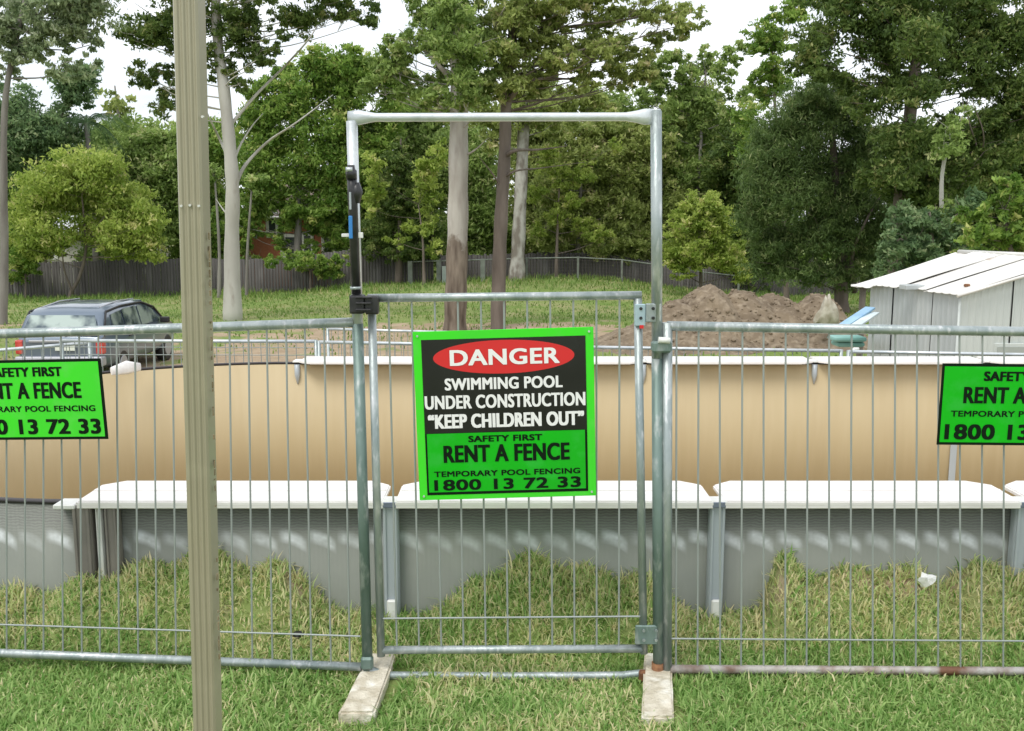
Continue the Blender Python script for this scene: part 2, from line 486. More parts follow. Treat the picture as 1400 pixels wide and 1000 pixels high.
n = 60000
px = rng.uniform(-30, 26, n); py = 19 + 33 * rng.uniform(0, 1, n) ** .8
e2 = np.interp(vnoise(px, py, .5, 4), [.2, .5], [1, 0])
keep = rng.uniform(0, 1, n) > .55 * e2 + .9 * np.exp(-(((px + 5.5) / 5) ** 2 + ((py - 22) / 4) ** 2)) + .7 * np.exp(-(((px - 1.2) / 2.4) ** 2 + ((py - 26) / 2.5) ** 2))
px, py = px[keep], py[keep]; n = len(px)
tall = ss(38, 46, py) * .35 * vnoise(px, py, .4, 9)
tn = np.clip(rng.normal(.5, .22, n) + .25 * (vnoise(px, py, .3, 3) - .5), 0, 1)
blades(n, np.stack([px, py, ground_z(px, py) - .02], -1), .13 + tall, .035, .7, tn, 'field_grass', M['field'], 'rough green grass growing in the paddock beyond the pool')

# ------------------------------------------------------------------ swimming pool
pool = thing('swimming_pool', 'oval above ground swimming pool shell with beige lining and white coping behind the gate', 'swimming pool', (PX0, PY0, 0))
path = [(PX1, PY0)] + [(x, PY0) for x in np.arange(PX1 - .3, PX0, -.3)]
for a in np.linspace(-90, -270, 49):
    path.append((PX0 + PR * math.cos(R(a)), PYC + PR * math.sin(R(a))))
path += [(x, PY1) for x in np.arange(PX0 + .3, PX1, .3)] + [(PX1, PY1)]
for a in np.linspace(90, -90, 33)[1:-1]:
    path.append((PX1 + PR * math.cos(R(a)), PYC + PR * math.sin(R(a))))
def ring_wall(path, off0, off1, z0, z1, nz=1):
    n = len(path)
    pts0, pts1 = [], []
    for i, (x, y) in enumerate(path):
        cx = min(max(x, PX0), PX1)
        d = Vector((x - cx, y - PYC)).normalized()
        pts0.append((x + d.x * off0, y + d.y * off0)); pts1.append((x + d.x * off1, y + d.y * off1))
    return pts0, pts1
def shell(path, off_in, off_out, z0, z1, faces='all'):
    a, b = ring_wall(path, off_in, off_out, z0, z1)
    bm = bmesh.new(); n = len(path)
    A0 = [bm.verts.new((x, y, z0)) for x, y in a]; A1 = [bm.verts.new((x, y, z1)) for x, y in a]
    B0 = [bm.verts.new((x, y, z0)) for x, y in b]; B1 = [bm.verts.new((x, y, z1)) for x, y in b]
    for i in range(n):
        j = (i + 1) % n
        for q in ((A0[i], A0[j], A1[j], A1[i]), (B0[j], B0[i], B1[i], B1[j]), (A1[i], A1[j], B1[j], B1[i]), (A0[j], A0[i], B0[i], B0[j])):
            f = bm.faces.new(q)
    for f in bm.faces: f.smooth = abs(f.normal.z) < .5
    bmesh.ops.recalc_face_normals(bm, faces=bm.faces)
    return bm
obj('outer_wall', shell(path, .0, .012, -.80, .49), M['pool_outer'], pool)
# lining with faint upright folds
bm = shell(path, -.030, -.003, -.78, .487)
obj('lining', bm, M['pool_inner'], pool)
obj('rim_bead', shell(path, -.008, .016, .4905, .506), M['bead'], pool)
bm = bmesh.new()
fl = [bm.verts.new((x, y, -.735)) for x, y in ring_wall(path, -.035, -.035, 0, 0)[0]]
bm.faces.new(fl)
obj('pool_floor', bm, M['sand'], pool)

def coping_piece(x0, x1, yout, yin, chamfer=.085, notch=.045, gap=.024):
    """ledge with a rolled outer lip and corners cut back on the inner side"""
    bm = bmesh.new()
    s = 1 if yin > yout else -1
    xa, xb = x0 + gap, x1 - gap
    top, bot = .525, .507
    out = [(xa, yout), (xb, yout), (xb, yin - s * notch * 1.6), (xb - chamfer * .35, yin - s * notch), (xb - chamfer, yin), (xa + chamfer, yin), (xa + chamfer * .35, yin - s * notch), (xa, yin - s * notch * 1.6)]
    T = [bm.verts.new((x, y, top)) for x, y in out]; B = [bm.verts.new((x, y, bot)) for x, y in out]
    bm.faces.new(T); bm.faces.new(B[::-1])
    for i in range(len(out)):
        j = (i + 1) % len(out); bm.faces.new((T[i], B[i], B[j], T[j]))
    bmesh.ops.recalc_face_normals(bm, faces=bm.faces)
    es = [e for e in bm.edges if abs(e.verts[0].co.z - top) < 1e-5 and abs(e.verts[1].co.z - top) < 1e-5]
    bmesh.ops.bevel(bm, geom=es, offset=.006, segments=2, affect='EDGES')
    box(bm, ((xa + xb) / 2, yout + s * .008, .503), (xb - xa, .014, .022), bevel=.003)      # lips
    box(bm, ((xa + xb) / 2, yin - s * (notch * 1.6 + .012), .499), (xb - xa - 2 * chamfer, .012, .015))
    # raised bead along the top
    box(bm, ((xa + xb) / 2, (yout + yin) / 2, .527), (xb - xa - .02, .02, .006), bevel=.002)
    return bm
near_x = [-1.80, -.50, .845, 2.10, 3.42, 4.76, 6.1]
far_x = [-1.75, -.34, 1.07, 2.465, 3.86, 5.2, 6.5]
for a, b in zip(near_x[:-1], near_x[1:]):
    obj('coping', coping_piece(a, b, PY0 - .085, PY0 + .235), M['coping'], pool)
for a, b in zip(far_x[:-1], far_x[1:]):
    obj('coping', coping_piece(a, b, PY1 + .20, PY1 - .13), M['coping'], pool)
def upright(x, y, s, m, w=.062, foot=True, ztop=.50, name='upright', zb=None):
    zb = gz(x, y + s * .03) - .12 if zb is None else zb
    u = obj(name, boxes(((x, y, (zb + ztop) / 2), (w, .05, ztop - zb)), bevel=.012, seg=2), m, pool)
    bm = bmesh.new()
    for dx in (-.34, .34):
        box(bm, (x + dx * w, y + s * .0285, (zb + ztop) / 2), (w * .16, .009, ztop - zb - .01), bevel=.002)
    obj('rib', bm, m, u)
    if foot:
        obj('foot_cover', boxes(((x + .002, y + s * .036, .035), (w * .62, .02, .13)), bevel=.006), M['white_plastic'], u)
    return u
for x in near_x[1:]:
    upright(x, PY0 - .040, -1, M['upright'], .066)
    obj('cap_bracket', boxes(((x, PY0 - .045, .516), (.070, .075, .016)), bevel=.004), M['white_plastic'], pool)
    obj('clip', boxes(((x, PY0 - .074, .508), (.060, .020, .026)), bevel=.003), M['cap_blue'], pool)
upright(-1.765, PY0 - .045, -1, M['upright_taupe'], .080, False)
upright(-1.695, PY0 - .040, -1, M['white_plastic'], .026, False)
upright(-1.645, PY0 - .045, -1, M['upright_taupe'], .055, False)
obj('cap_bracket', boxes(((-1.83, PY0 - .03, .497), (.09, .10, .02)), bevel=.004), M['white_plastic'], pool)
for x in far_x:
    upright(x, PY1 + .045, 1, M['upright'], .06, False)
    bm = bmesh.new()
    tube(bm, [(x, PY1 - .035, .49), (x, PY1 - .037, .40), (x, PY1 - .034, .33)], [.024, .022, .004], 8)
    obj('seam_strip', bm, M['upright'], pool)
    obj('cap_bracket', boxes(((x, PY1 + .02, .512), (.075, .12, .014)), bevel=.004), M['white_plastic'], pool)
q = P(1302, 640, Y=PY1 - .04)
obj('seam_strip', boxes(((q.x, PY1 - .040, -.15), (.055, .008, .75)), bevel=.002), M['upright'], pool)
# offcut of white edging left on the curved rim
bm = bmesh.new()
a0, a1 = P(152, 508, z=.53), P(192, 502, z=.53)
tube(bm, [a0, (a0 + a1) / 2 + Vector((0, .02, .01)), a1], [.02, .035, .02], 8, flat=[.5, .5, .5])
tag(obj('edging_offcut', bm, M['coping']), 'short white edging offcut lying on the curved rim of the pool', 'offcut')

# ------------------------------------------------------------------ temporary fence
WR = .0036
unit_wire = bpy.data.meshes.new('wire')
bm = bmesh.new(); tube(bm, [(0, 0, 0), (0, 0, 1)], 1.0, 6); bm.to_mesh(unit_wire); bm.free(); unit_wire.materials.append(M['wire'])
def wire(a, b, parent, r=WR, name='wire'):
    a, b = Vector(a), Vector(b)
    o = bpy.data.objects.new(name, unit_wire)
    d = b - a
    inv = Matrix.Identity(4); p = parent
    while p is not None:
        inv = p.matrix_basis @ inv; p = p.parent
    inv = inv.inverted()
    Mx = Matrix.Translation(a) @ d.to_track_quat('Z', 'X').to_matrix().to_4x4() @ Matrix.Diagonal((r, r, d.length, 1))
    link(o, parent); o.matrix_basis = inv @ Mx
    return o

def fence_panel(label, A0, A1, B0, B1, spacing, group, rail=.019, low=.095, mt='galv', mb='galv', r=WR, post_a=True, post_b=True, first=.5, extra=()):
    """A0/A1 bottom and top of one end, B0/B1 of the other"""
    t = thing('temporary_fence', label, 'fence', tuple(A0), 0, group)
    A0, A1, B0, B1 = map(Vector, (A0, A1, B0, B1))
    obj('top_rail', bar([A1, A1.lerp(B1, .5) - Vector((0, 0, .002)), B1], rail * .92, 12), M[mt], t)
    obj('bottom_rail', bar([A0, B0], rail * .85, 12), M[mb], t)
    if post_a: obj('post', bar([A0 - Vector((0, 0, .05)), A1 + Vector((0, 0, .012))], rail, 12), M['galv'], t)
    if post_b: obj('post', bar([B0 - Vector((0, 0, .05)), B1 + Vector((0, 0, .012))], rail, 12), M['galv'], t)
    L_ = (B0 - A0).length
    n = int(L_ / spacing)
    for i in range(n):
        k = (i + first) * spacing / L_
        if k > .995: continue
        j = random.uniform(-.003, .003)
        wire(A0.lerp(B0, k) + Vector((j, 0, 0)), A1.lerp(B1, k) + Vector((-j, .0, 0)), t, r)
    f = Vector((0, -r * 1.6, 0))
    wire(A0.lerp(A1, low) + f, B0.lerp(B1, low) + f, t, r)
    for e in extra:
        wire(A0.lerp(A1, e) + f, B0.lerp(B1, e) + f, t, r)
    return t

YF = 3.45
# right of the gate
fr0, fr1 = P(912, 915, YF), P(912, 446, YF)
gr0, gr1 = P(1400, 918, YF), P(1400, 453, YF)
e0 = fr0 + (gr0 - fr0) * 1.75; e1 = fr1 + (gr1 - fr1) * 1.75
pr = fence_panel('galvanised mesh fence panel to the right of the gate with a rust stained bottom rail', fr0, fr1, e0, e1, .0815, 'temporary fence panels near the pool', mb='rust_rail', first=.42)
# left of the gate
fl0, fl1 = P(494, 912, YF), P(484, 441, YF)
gl0, gl1 = P(0, 893, 3.56), P(0, 456, 3.56)
h0 = fl0 + (gl0 - fl0) * 1.75; h1 = fl1 + (gl1 - fl1) * 1.75
pl = fence_panel('galvanised mesh fence panel to the left of the gate behind the beige post', fl0, fl1, h0, h1, .0745, 'temporary fence panels near the pool', first=.55, post_a=False)

# gate frame (the tall arch)
arch = thing('gate_arch', 'tall galvanised tube arch framing the gate opening', 'gate frame', tuple(P(500, 920, YF)))
lt, lb = P(481, 166, YF), P(503, 925, YF)
rt, rb = P(897, 152, YF), P(900, 932, YF)
la = lt.lerp(lb, .345)
obj('post', bar([lt, la], .0195, 14), M['galv_bright'], arch)
obj('post', bar([la, lb], .0197, 14), M['galv_green'], arch)
ra = rt.lerp(rb, .412)
obj('post', bar([rt, ra], .0195, 14), M['galv'], arch)
obj('post', bar([ra, rb], .0197, 14), M['galv_green'], arch)
obj('post_cap', bar([rt, rt + Vector((0, 0, .006))], .0155, 12), M['galv_bright'], arch)
tl, tr_ = P(476, 161, YF), P(893, 160, YF)
pts, rd, fl_ = [], [], []
for k, fz, rr in ((0, .85, .018), (.035, .6, .0185), (.06, .75, .0165), (.09, 1, .0145), (.5, 1, .0145), (.91, 1, .0145), (.945, .75, .0165), (.97, .55, .0185), (1, .55, .0185)):
    pts.append(tl.lerp(tr_, k)); rd.append(rr); fl_.append(fz)
pts = [p + Vector((0, -.002, 0)) for p in pts]
obj('crossbar', bar(pts, rd, 14, flat=fl_), M['galv_bright'], arch)
obj('bottom_bar', bar([P(500, 915, YF), P(512, 920, YF), P(530, 924, YF), P(700, 925, YF), P(850, 924, YF), P(875, 921, YF), P(890, 921, YF)], [.019, .019, .0155, .0155, .0155, .015, .018], 12), M['galv'], arch)
obj('rusty_sleeve', bar([P(899, 906, YF - .002), P(899, 937, YF - .002)], .0225, 12), M['rust'], arch)
obj('rusty_bracket', boxes((P(884, 924, YF - .01), (.06, .03, .04)), bevel=.006), M['rust'], arch)
obj('end_clamp', boxes((P(502, 906, YF - .01), (.045, .035, .05)), bevel=.008), M['galv_green'], arch)

# panel clamp on the right with its pale cap
cl = thing('fence_clamp', 'dark clamp with a pale cap joining the arch and right fence panel', 'clamp', tuple(P(903, 470, YF)))
obj('clamp_body', boxes((P(904, 474, YF - .018), (.07, .045, .04)), bevel=.007), M['galv_green'], cl)
obj('clamp_cap', bar([P(900, 465, YF - .045), P(916, 466, YF - .045)], .011, 10), M['white_plastic'], cl)

# gate leaf
gate = thing('gate', 'low galvanised mesh gate leaf hung inside the tall arch', 'gate', tuple(P(512, 890, YF)))
q1, q2 = P(508, 411, YF), P(521, 897, YF)
q3, q4 = P(872, 408, YF), P(880, 893, YF)
for a, b, m in ((q1, q2, 'galv'), (q3, q4, 'galv')):
    obj('stile', bar([a, b], .0150, 12), M[m], gate)
obj('top_rail', bar([P(503, 408, YF - .001), P(690, 406, YF - .001), P(877, 404, YF - .001)], .0150, 12), M['galv'], gate)
obj('bottom_rail', bar([P(519, 889, YF + .001), P(880, 887, YF + .001)], .0150, 12), M['galv'], gate)
for i in range(11):
    ut = 531 + i * 31.6
    wire(P(ut, 408, YF), P(ut + (700 - ut) * .04 + 5, 888, YF), gate)
wire(P(515, 846, YF - .006), P(876, 843, YF - .006), gate)
for (u, v) in ((880, 428), (884, 868)):
    if v < 600:
        h = obj('hinge', boxes((P(875, 431, YF - .016), (.038, .012, .078)), bevel=.003), M['hinge_blue'], gate)
        obj('hinge_leaf', boxes((P(893, 428, YF - .013), (.056, .010, .066)), bevel=.003), M['galv'], h)
    else:
        h = obj('hinge', boxes((P(u, v, YF - .012), (.085, .012, .075)), bevel=.004), M['galv_green'], gate)
    for du in (-4, 13):
        for dv in (-6, 7):
            c = P(u + du, v + dv, YF - .019)
            obj('bolt', bar([c, c + Vector((0, -.007, 0))], .006, 6), M['black' if v < 600 else 'galv'], h)
obj('red_tag', boxes((P(877, 447, YF - .02), (.014, .006, .012))), M['sign_red'], gate)

# latch
lat = thing('magnetic_latch', 'tall black magnetic gate latch strapped to the left arch post', 'latch', tuple(P(484, 420, YF - .03)))
a, b = P(481, 240, YF - .032), P(487, 402, YF - .032)
obj('latch_tube', bar([a, a.lerp(b, .15), b], [.0175, .0165, .0165], 12), M['black'], lat)
a, b = P(480, 226, YF - .036), P(480.5, 245, YF - .036)
obj('pull_knob', bar([a, a.lerp(b, .3), a.lerp(b, .4), b], [.012, .014, .019, .019], 12), M['black'], lat)
obj('key_lock', bar([P(473, 232, YF - .05), P(482, 232, YF - .05)], .008, 8), M['galv_bright'], lat)
obj('grip', bar([P(487, 250, YF - .03), P(488, 262, YF - .03), P(487, 278, YF - .03)], [.012, .021, .013], 10), M['black'], lat)
c = P(478, 311, YF - .0515)
obj('blue_label', boxes((P(479.5, 311, YF - .0475), (.013, .008, .078)), bevel=.002), M['blue'], lat)
obj('white_label', boxes((P(479, 275, YF - .0475), (.007, .008, .06)), bevel=.002), M['upright'], lat)
for q_, s_ in ((P(473, 322, YF - .03), (.03, .012, .012)), (P(492, 322, YF - .03), (.022, .012, .02))):
    obj('mounting_bracket', boxes((q_, s_), bevel=.002), M['white_plastic'], lat)
lb_ = obj('latch_body', boxes((P(489, 416, YF - .035), (.052, .05, .066)), bevel=.008, seg=2), M['black'], lat)
obj('striker_body', boxes((P(509, 417, YF - .035), (.046, .045, .066)), bevel=.008, seg=2), M['black'], lat)
bm = bmesh.new()
for dv in (-9, -1, 8):
    box(bm, P(497, 416 + dv, YF - .065), (.055, .012, .007), bevel=.002)
obj('jaw_rib', bm, M['black'], lat)
obj('strap', bar([P(486, 392, YF - .03), P(486.2, 396, YF - .03)], .0195, 12), M['galv'], lat)

# footing blocks under the posts
def footing(label, pts, h=.05):
    bm = bmesh.new()
    B = [bm.verts.new((p.x, p.y, -.09)) for p in pts]; T = [bm.verts.new((p.x, p.y, h)) for p in pts]
    bm.faces.new(T); bm.faces.new(B[::-1])
    for i in range(4): bm.faces.new((T[i], B[i], B[(i + 1) % 4], T[(i + 1) % 4]))
    bmesh.ops.recalc_face_normals(bm, faces=bm.faces)
    bmesh.ops.bevel(bm, geom=list(bm.edges), offset=.008, segments=2, affect='EDGES')
    bmesh.ops.triangulate(bm, faces=[f for f in bm.faces if f.calc_area() > .01])
    bmesh.ops.subdivide_edges(bm, edges=[e for e in bm.edges if e.calc_length() > .09], cuts=4, use_grid_fill=True)
    for v in bm.verts:
        v.co += Vector((random.uniform(-1, 1), random.uniform(-1, 1), random.uniform(-1, 1))) * .0018
    return tag(obj('footing_block', bm, M['concrete']), label, 'footing block', 'pale footing blocks under the gate posts')
footing('pale footing block lying askew under the left gate post', [P(462, 974, z=.0), P(512, 974, z=.0), P(541, 893, z=.0), P(505, 893, z=.0)], .0)
footing('pale footing block lying straight under the right gate post', [P(877, 980, z=.0), P(922, 980, z=.0), P(918, 892, z=.0), P(881, 892, z=.0)], .0)

# ------------------------------------------------------------------ signs
dg = None
def text_mesh(s, bold=.02):
    cu = bpy.data.curves.new('lettering', 'FONT')
    cu.body = s; cu.offset = 0.0; cu.extrude = 0.0; cu.resolution_u = 4; cu.space_character = 1.06
    o = bpy.data.objects.new('lettering', cu)
    C.objects.link(o)
    bpy.context.view_layer.update()
    me = bpy.data.meshes.new_from_object(o.evaluated_get(bpy.context.evaluated_depsgraph_get()))
    bpy.data.objects.remove(o); bpy.data.curves.remove(cu)
    me.materials.clear()
    return me
def lettering(s, x0, x1, y0, y1, parent, m, off=.004, bold=.02, frame=None):
    """fit a line of text into the box (sign units), on the sign's own plane"""
    me = text_mesh(s, bold)
    n = len(me.vertices); co = np.empty(n * 3, np.float32); me.vertices.foreach_get('co', co); co = co.reshape(-1, 3)
    lo, hi = co.min(0), co.max(0)
    out = np.empty_like(co)
    out[:, 0] = x0 + (co[:, 0] - lo[0]) / (hi[0] - lo[0]) * (x1 - x0)
    out[:, 2] = y0 + (co[:, 1] - lo[1]) / (hi[1] - lo[1]) * (y1 - y0)
    out[:, 1] = -off
    me.vertices.foreach_set('co', out.ravel()); me.update()
    # heavier strokes: the same outlines struck again a hair to each side
    bm = bmesh.new(); d = (y1 - y0) * bold * 1.5
    for i, (dx, dz) in enumerate(((0, 0), (-d, 0), (d, 0), (0, d * .5), (0, -d * .5), (-d, d * .5), (d, -d * .5), (-d, -d * .5), (d, d * .5))):
        n0 = len(bm.verts); bm.from_mesh(me); bm.verts.ensure_lookup_table()
        for v in bm.verts[n0:]: v.co += Vector((dx, -.00004 * i, dz))
    bm.to_mesh(me); bm.free()
    me.materials.append(m)
    o = bpy.data.objects.new('lettering', me); link(o, parent)
    return o
def panel(name, x0, x1, y0, y1, d0, d1, parent, m, bev=.0):
    o = obj(name, boxes((((x0 + x1) / 2, -(d0 + d1) / 2, (y0 + y1) / 2), (x1 - x0, abs(d1 - d0), y1 - y0)), bevel=bev), m, parent, world=False)
    return o
def place_sign(t, tlp, trp, blp, w_, h_):
    """orient so that local x runs along the top edge"""
    ex = (trp - tlp).normalized(); ez = (tlp - blp); ez = (ez - ex * ez.dot(ex)).normalized(); ey = ez.cross(ex)
    Mx = Matrix((ex, ey, ez)).transposed().to_4x4(); Mx.translation = blp
    t.matrix_basis = Mx

# the big danger sign on the gate
YS = 3.415
tlp, trp, blp, brp = P(564, 454, YS), P(811, 447, YS), P(574, 684, YS - .005), P(817, 677, YS - .005)
W_ = (trp - tlp).length; H_ = (tlp - blp).length
ds = thing('danger_sign', 'large black and green danger sign wired to the middle of the gate', 'sign')
place_sign(ds, tlp, trp, blp, W_, H_)
panel('backing', 0, W_, 0, H_, 0, .004, ds, M['sign_lime'], .001)
bx0, bx1 = W_ * .045, W_ * .955
panel('black_field', bx0, bx1, H_ * .40, H_ * .952, .0045, .0055, ds, M['sign_black'])
panel('green_border', bx0, bx1, H_ * .03, H_ * .40, .0045, .0052, ds, M['ink'])
panel('green_field', bx0 + .007, bx1 - .008, H_ * .047, H_ * .398, .0055, .0062, ds, M['sign_green'])
bm = bmesh.new()
ov = [bm.verts.new((W_ * .5 + W_ * .392 * math.cos(a), -.0062, H_ * .842 + H_ * .098 * math.sin(a))) for a in np.linspace(0, 2 * math.pi, 65)[:-1]]
f = bm.faces.new(ov[::-1])
r_ = bmesh.ops.extrude_face_region(bm, geom=[f]); bmesh.ops.translate(bm, vec=(0, .0006, 0), verts=[v for v in r_['geom'] if isinstance(v, bmesh.types.BMVert)])
bmesh.ops.recalc_face_normals(bm, faces=bm.faces)
obj('red_oval', bm, M['sign_red'], ds, world=False)
X = lambda k: W_ * k
Y_ = lambda k: H_ * k
lettering('DANGER', X(.205), X(.805), Y_(.798), Y_(.887), ds, M['sign_white'], .0075, .035)
lettering('SWIMMING POOL', X(.17), X(.82), Y_(.655), Y_(.722), ds, M['sign_white'], .0066, .034)
lettering('UNDER CONSTRUCTION', X(.055), X(.945), Y_(.545), Y_(.622), ds, M['sign_white'], .0066, .030)
lettering('“KEEP CHILDREN OUT”', X(.07), X(.935), Y_(.430), Y_(.510), ds, M['sign_white'], .0066, .04)
lettering('SAFETY FIRST', X(.29), X(.70), Y_(.345), Y_(.380), ds, M['ink'], .0072, .05)
lettering('RENT A FENCE', X(.15), X(.85), Y_(.225), Y_(.325), ds, M['ink'], .0072, .034)
lettering('TEMPORARY POOL FENCING', X(.09), X(.91), Y_(.140), Y_(.172), ds, M['ink'], .0072, .04)
lettering('1800 13 72 33', X(.09), X(.91), Y_(.058), Y_(.120), ds, M['ink'], .0072, .045)
bm = bmesh.new()
for a in ((.025, .975), (.975, .975), (.025, .025), (.975, .025)):
    tube(bm, [(W_ * a[0], -.004, H_ * a[1]), (W_ * a[0], -.009, H_ * a[1])], .004, 8)
obj('cable_tie', bm, M['galv_bright'], ds, world=False)

def rent_sign(label, tlp, trp, blp, mback):
    t = thing('rental_sign', label, 'sign', group='green rental signs on the side panels')
    w_ = (trp - tlp).length; h_ = (tlp - blp).length
    place_sign(t, tlp, trp, blp, w_, h_)
    panel('backing', 0, w_, 0, h_, 0, .004, t, M['ink'], .001)
    panel('green_field', w_ * .014, w_ * .982, h_ * .035, h_ * .965, .0045, .0053, t, mback)
    lettering('SAFETY FIRST', w_ * .25, w_ * .735, h_ * .795, h_ * .905, t, M['ink'], .0062, .05)
    lettering('RENT A FENCE', w_ * .14, w_ * .85, h_ * .52, h_ * .715, t, M['ink'], .0062, .034)
    lettering('TEMPORARY POOL FENCING', w_ * .07, w_ * .935, h_ * .355, h_ * .425, t, M['ink'], .0062, .035)
    lettering('1800 13 72 33', w_ * .045, w_ * .955, h_ * .075, h_ * .255, t, M['ink'], .0062, .045)
    return t
s1 = P(-64, 494, 3.53); s2 = P(140, 490, 3.46); s3 = P(-53, 602, 3.53)
rent_sign('bright lime green rental sign on the left fence panel', s1, s2, s3, M['sign_lime'])
s1 = P(1282, 497, YF - .03); s2 = P(1515, 499, YF - .03); s3 = P(1280, 608, YF - .03)
rent_sign('darker green rental sign on the right fence panel', s1, s2, s3, M['sign_green'])

# ------------------------------------------------------------------ ribbed steel post in the foreground
YP = 2.12
pt, pb = P(258, 0, YP), P(284, 1000, YP)
dirp = (pt - pb).normalized()
base = pb + dirp * ((0 - pb.z) / dirp.z); topp = pb + dirp * ((3.0 - pb.z) / dirp.z)
post = thing('verandah_post', 'tall beige ribbed steel post standing in the foreground left of the gate', 'post', tuple(base))
wp = .0515
prof = []
NN = 3
hw = wp / 2
prof = [(-hw, .028), (-hw, -.022), (-hw + .004, -.028)]
xs = np.linspace(-hw + .007, hw - .007, 4 * NN + 2)
for k, x in enumerate(np.linspace(-hw + .006, hw - .006, NN * 4 + 1)):
    ph = k % 4
    prof.append((x, -.028 + (.0032 if ph in (2, 3) and k < NN * 4 else 0)))
prof += [(hw - .004, -.028), (hw, -.022), (hw, .028)]
bm = bmesh.new()
nseg = 6
rings = []
for i in range(nseg + 1):
    c = (base.lerp(topp, i / nseg))
    rings.append([bm.verts.new((c.x + x, c.y + y, c.z)) for x, y in prof])
for i in range(nseg):
    for k in range(len(prof)):
        j = (k + 1) % len(prof)
        bm.faces.new((rings[i][k], rings[i][j], rings[i + 1][j], rings[i + 1][k]))
bm.faces.new(rings[0]); bm.faces.new(rings[-1])
bmesh.ops.recalc_face_normals(bm, faces=bm.faces)
obj('shaft', bm, M['post'], post)
for (u, v) in ((248, 282), (260, 281), (272, 282), (277, 160)):
    c = P(u, v, YP - .029)
    obj('screw', bar([c + Vector((0, .004, 0)), c - Vector((0, .003, 0))], .0028, 8), M['screw'], post)
bm = bmesh.new()
for i in range(46):
    v = random.uniform(290, 900); k = v / 1000
    c = P(258 + 26 * k + (18.5 - 1.5 * k), v, YP - .012 + random.uniform(-.01, .03))
    box(bm, c + Vector((.0022, 0, 0)), (.0025, random.uniform(.004, .008), random.uniform(.004, .016)), bevel=.0006)
obj('rust_flakes', bm, mat('rusty_edge', (.22, .19, .12), .9, 0, (.24, .18, .10), 60, 4), post)['kind'] = 'stuff'

# ------------------------------------------------------------------ fences beyond the pool
def far_panel(label, u0, v0, u1, v1, Ya, Yb, h=1.25, **k):
    a1, b1 = P(u0, v0, Ya), P(u1, v1, Yb)
    a0 = Vector((a1.x, a1.y, a1.z - h)); b0 = Vector((b1.x, b1.y, b1.z - h))
    return fence_panel(label, a0, a1, b0, b1, .080, 'temporary fence panels beyond the pool', rail=.017, r=.0034, mt='galv_bright', extra=(.90, .955) if k.get('grid') else ())
far_panel('far fence panel in front of the parked car', 84, 466, 432, 467, 8.75, 8.70, grid=True)
far_panel('far fence panel slanting past the left rental sign', -190, 494, 122, 469, 7.6 + .9, 8.85)
far_panel('far fence panel seen behind the left half of the gate', 436, 468, 800, 474, 8.70, 8.65)
far_panel('far fence panel seen behind the right gate post', 806, 475, 1150, 480, 8.65, 8.6)
far_panel('far fence panel in front of the metal shed', 1160, 481, 1520, 487, 8.6, 8.5)
far_panel('short bright railed fence panel standing back beyond the others', 448, 450, 640, 455, 11.2, 11.2, h=1.2)

# ------------------------------------------------------------------ earth mounds
def mound(name, label, cx, cy, pts, m, res=70, seed=1, rough=.12):
    """heap from gaussian bumps (dx, dy, rx, ry, h)"""
    x0 = min(p[0] - 2.3 * p[2] for p in pts); x1 = max(p[0] + 2.3 * p[2] for p in pts)
    y0 = min(p[1] - 2.3 * p[3] for p in pts); y1 = max(p[1] + 2.3 * p[3] for p in pts)
    gx_, gy_ = np.meshgrid(np.linspace(x0, x1, res * 2), np.linspace(y0, y1, res))
    h = np.zeros_like(gx_)
    for dx, dy, rx, ry, hh in pts:
        h = np.maximum(h, hh * np.exp(-(((gx_ - dx) / rx) ** 2 + ((gy_ - dy) / ry) ** 2)))
    cl_ = np.minimum(h, .35)
    h2 = h + h * rough * 2.0 * (vnoise(gx_ + cx, gy_ + cy, .8, seed) - .5)
    for q_, (f_, a_) in enumerate(((2.3, .55), (4.1, .42), (7.9, .40), (13.3, .32), (19.7, .25))):
        h2 = h2 + cl_ * a_ * rough * 4 * (vnoise(gx_ + .37 * gy_, gy_ - .21 * gx_, f_, seed + q_) - .5)
    zz = ground_z(gx_ + cx, gy_ + cy) + h2 * 1.0 - .13
    Vv = np.stack([gx_ + cx, gy_ + cy, zz], -1).reshape(-1, 3)
    nx_ = res * 2
    ii = (np.arange(res - 1)[:, None] * nx_ + np.arange(nx_ - 1)[None, :]).ravel()
    o = obj(name, np_mesh(name, Vv, np.stack([ii, ii + 1, ii + nx_ + 1, ii + nx_], -1), True), m)
    return tag(o, label, 'dirt mound')
def clods(cx, cy):
    r_ = np.random.default_rng(8); bm = bmesh.new()
    dg_ = bpy.context.evaluated_depsgraph_get(); bpy.context.view_layer.update()
    m_ = bpy.data.objects['dirt_mound']
    for i in range(900):
        x, y = cx + r_.normal(-.3, 1.7), cy + r_.uniform(-3.2, 1.2)
        ok, loc, nrm, idx = m_.ray_cast((x, y, 5), (0, 0, -1))
        if not ok or loc.z < gz(x, y) + .06: continue
        s_ = .022 + .05 * r_.uniform() ** 3
        vs = bmesh.ops.create_icosphere(bm, subdivisions=1, radius=s_)['verts']
        for v in vs: v.co = Vector((v.co.x * r_.uniform(.7, 1.4), v.co.y * r_.uniform(.7, 1.4), v.co.z * r_.uniform(.5, 1))) + loc
    return obj('clods', bm, M['earth'])
mc = P(1030, 440, 24)
mound('dirt_mound', 'long brown dirt mound in the paddock left of the metal shed', mc.x, 24, [(-1.15, 0, 1.1, 1.6, 1.42), (-.2, .1, 1.5, 1.4, 1.30), (.6, .3, 1.3, 1.4, 1.26), (1.55, .1, .95, 1.3, 1.30), (-1.9, -.3, 1.2, 1.5, 1.08), (-2.6, -.8, 1.3, 1.5, .6)], M['earth'], res=210, rough=.11)
tag(clods(mc.x, 24), 'loose clods and stones scattered over the brown dirt mound', 'clods', None, 'stuff')
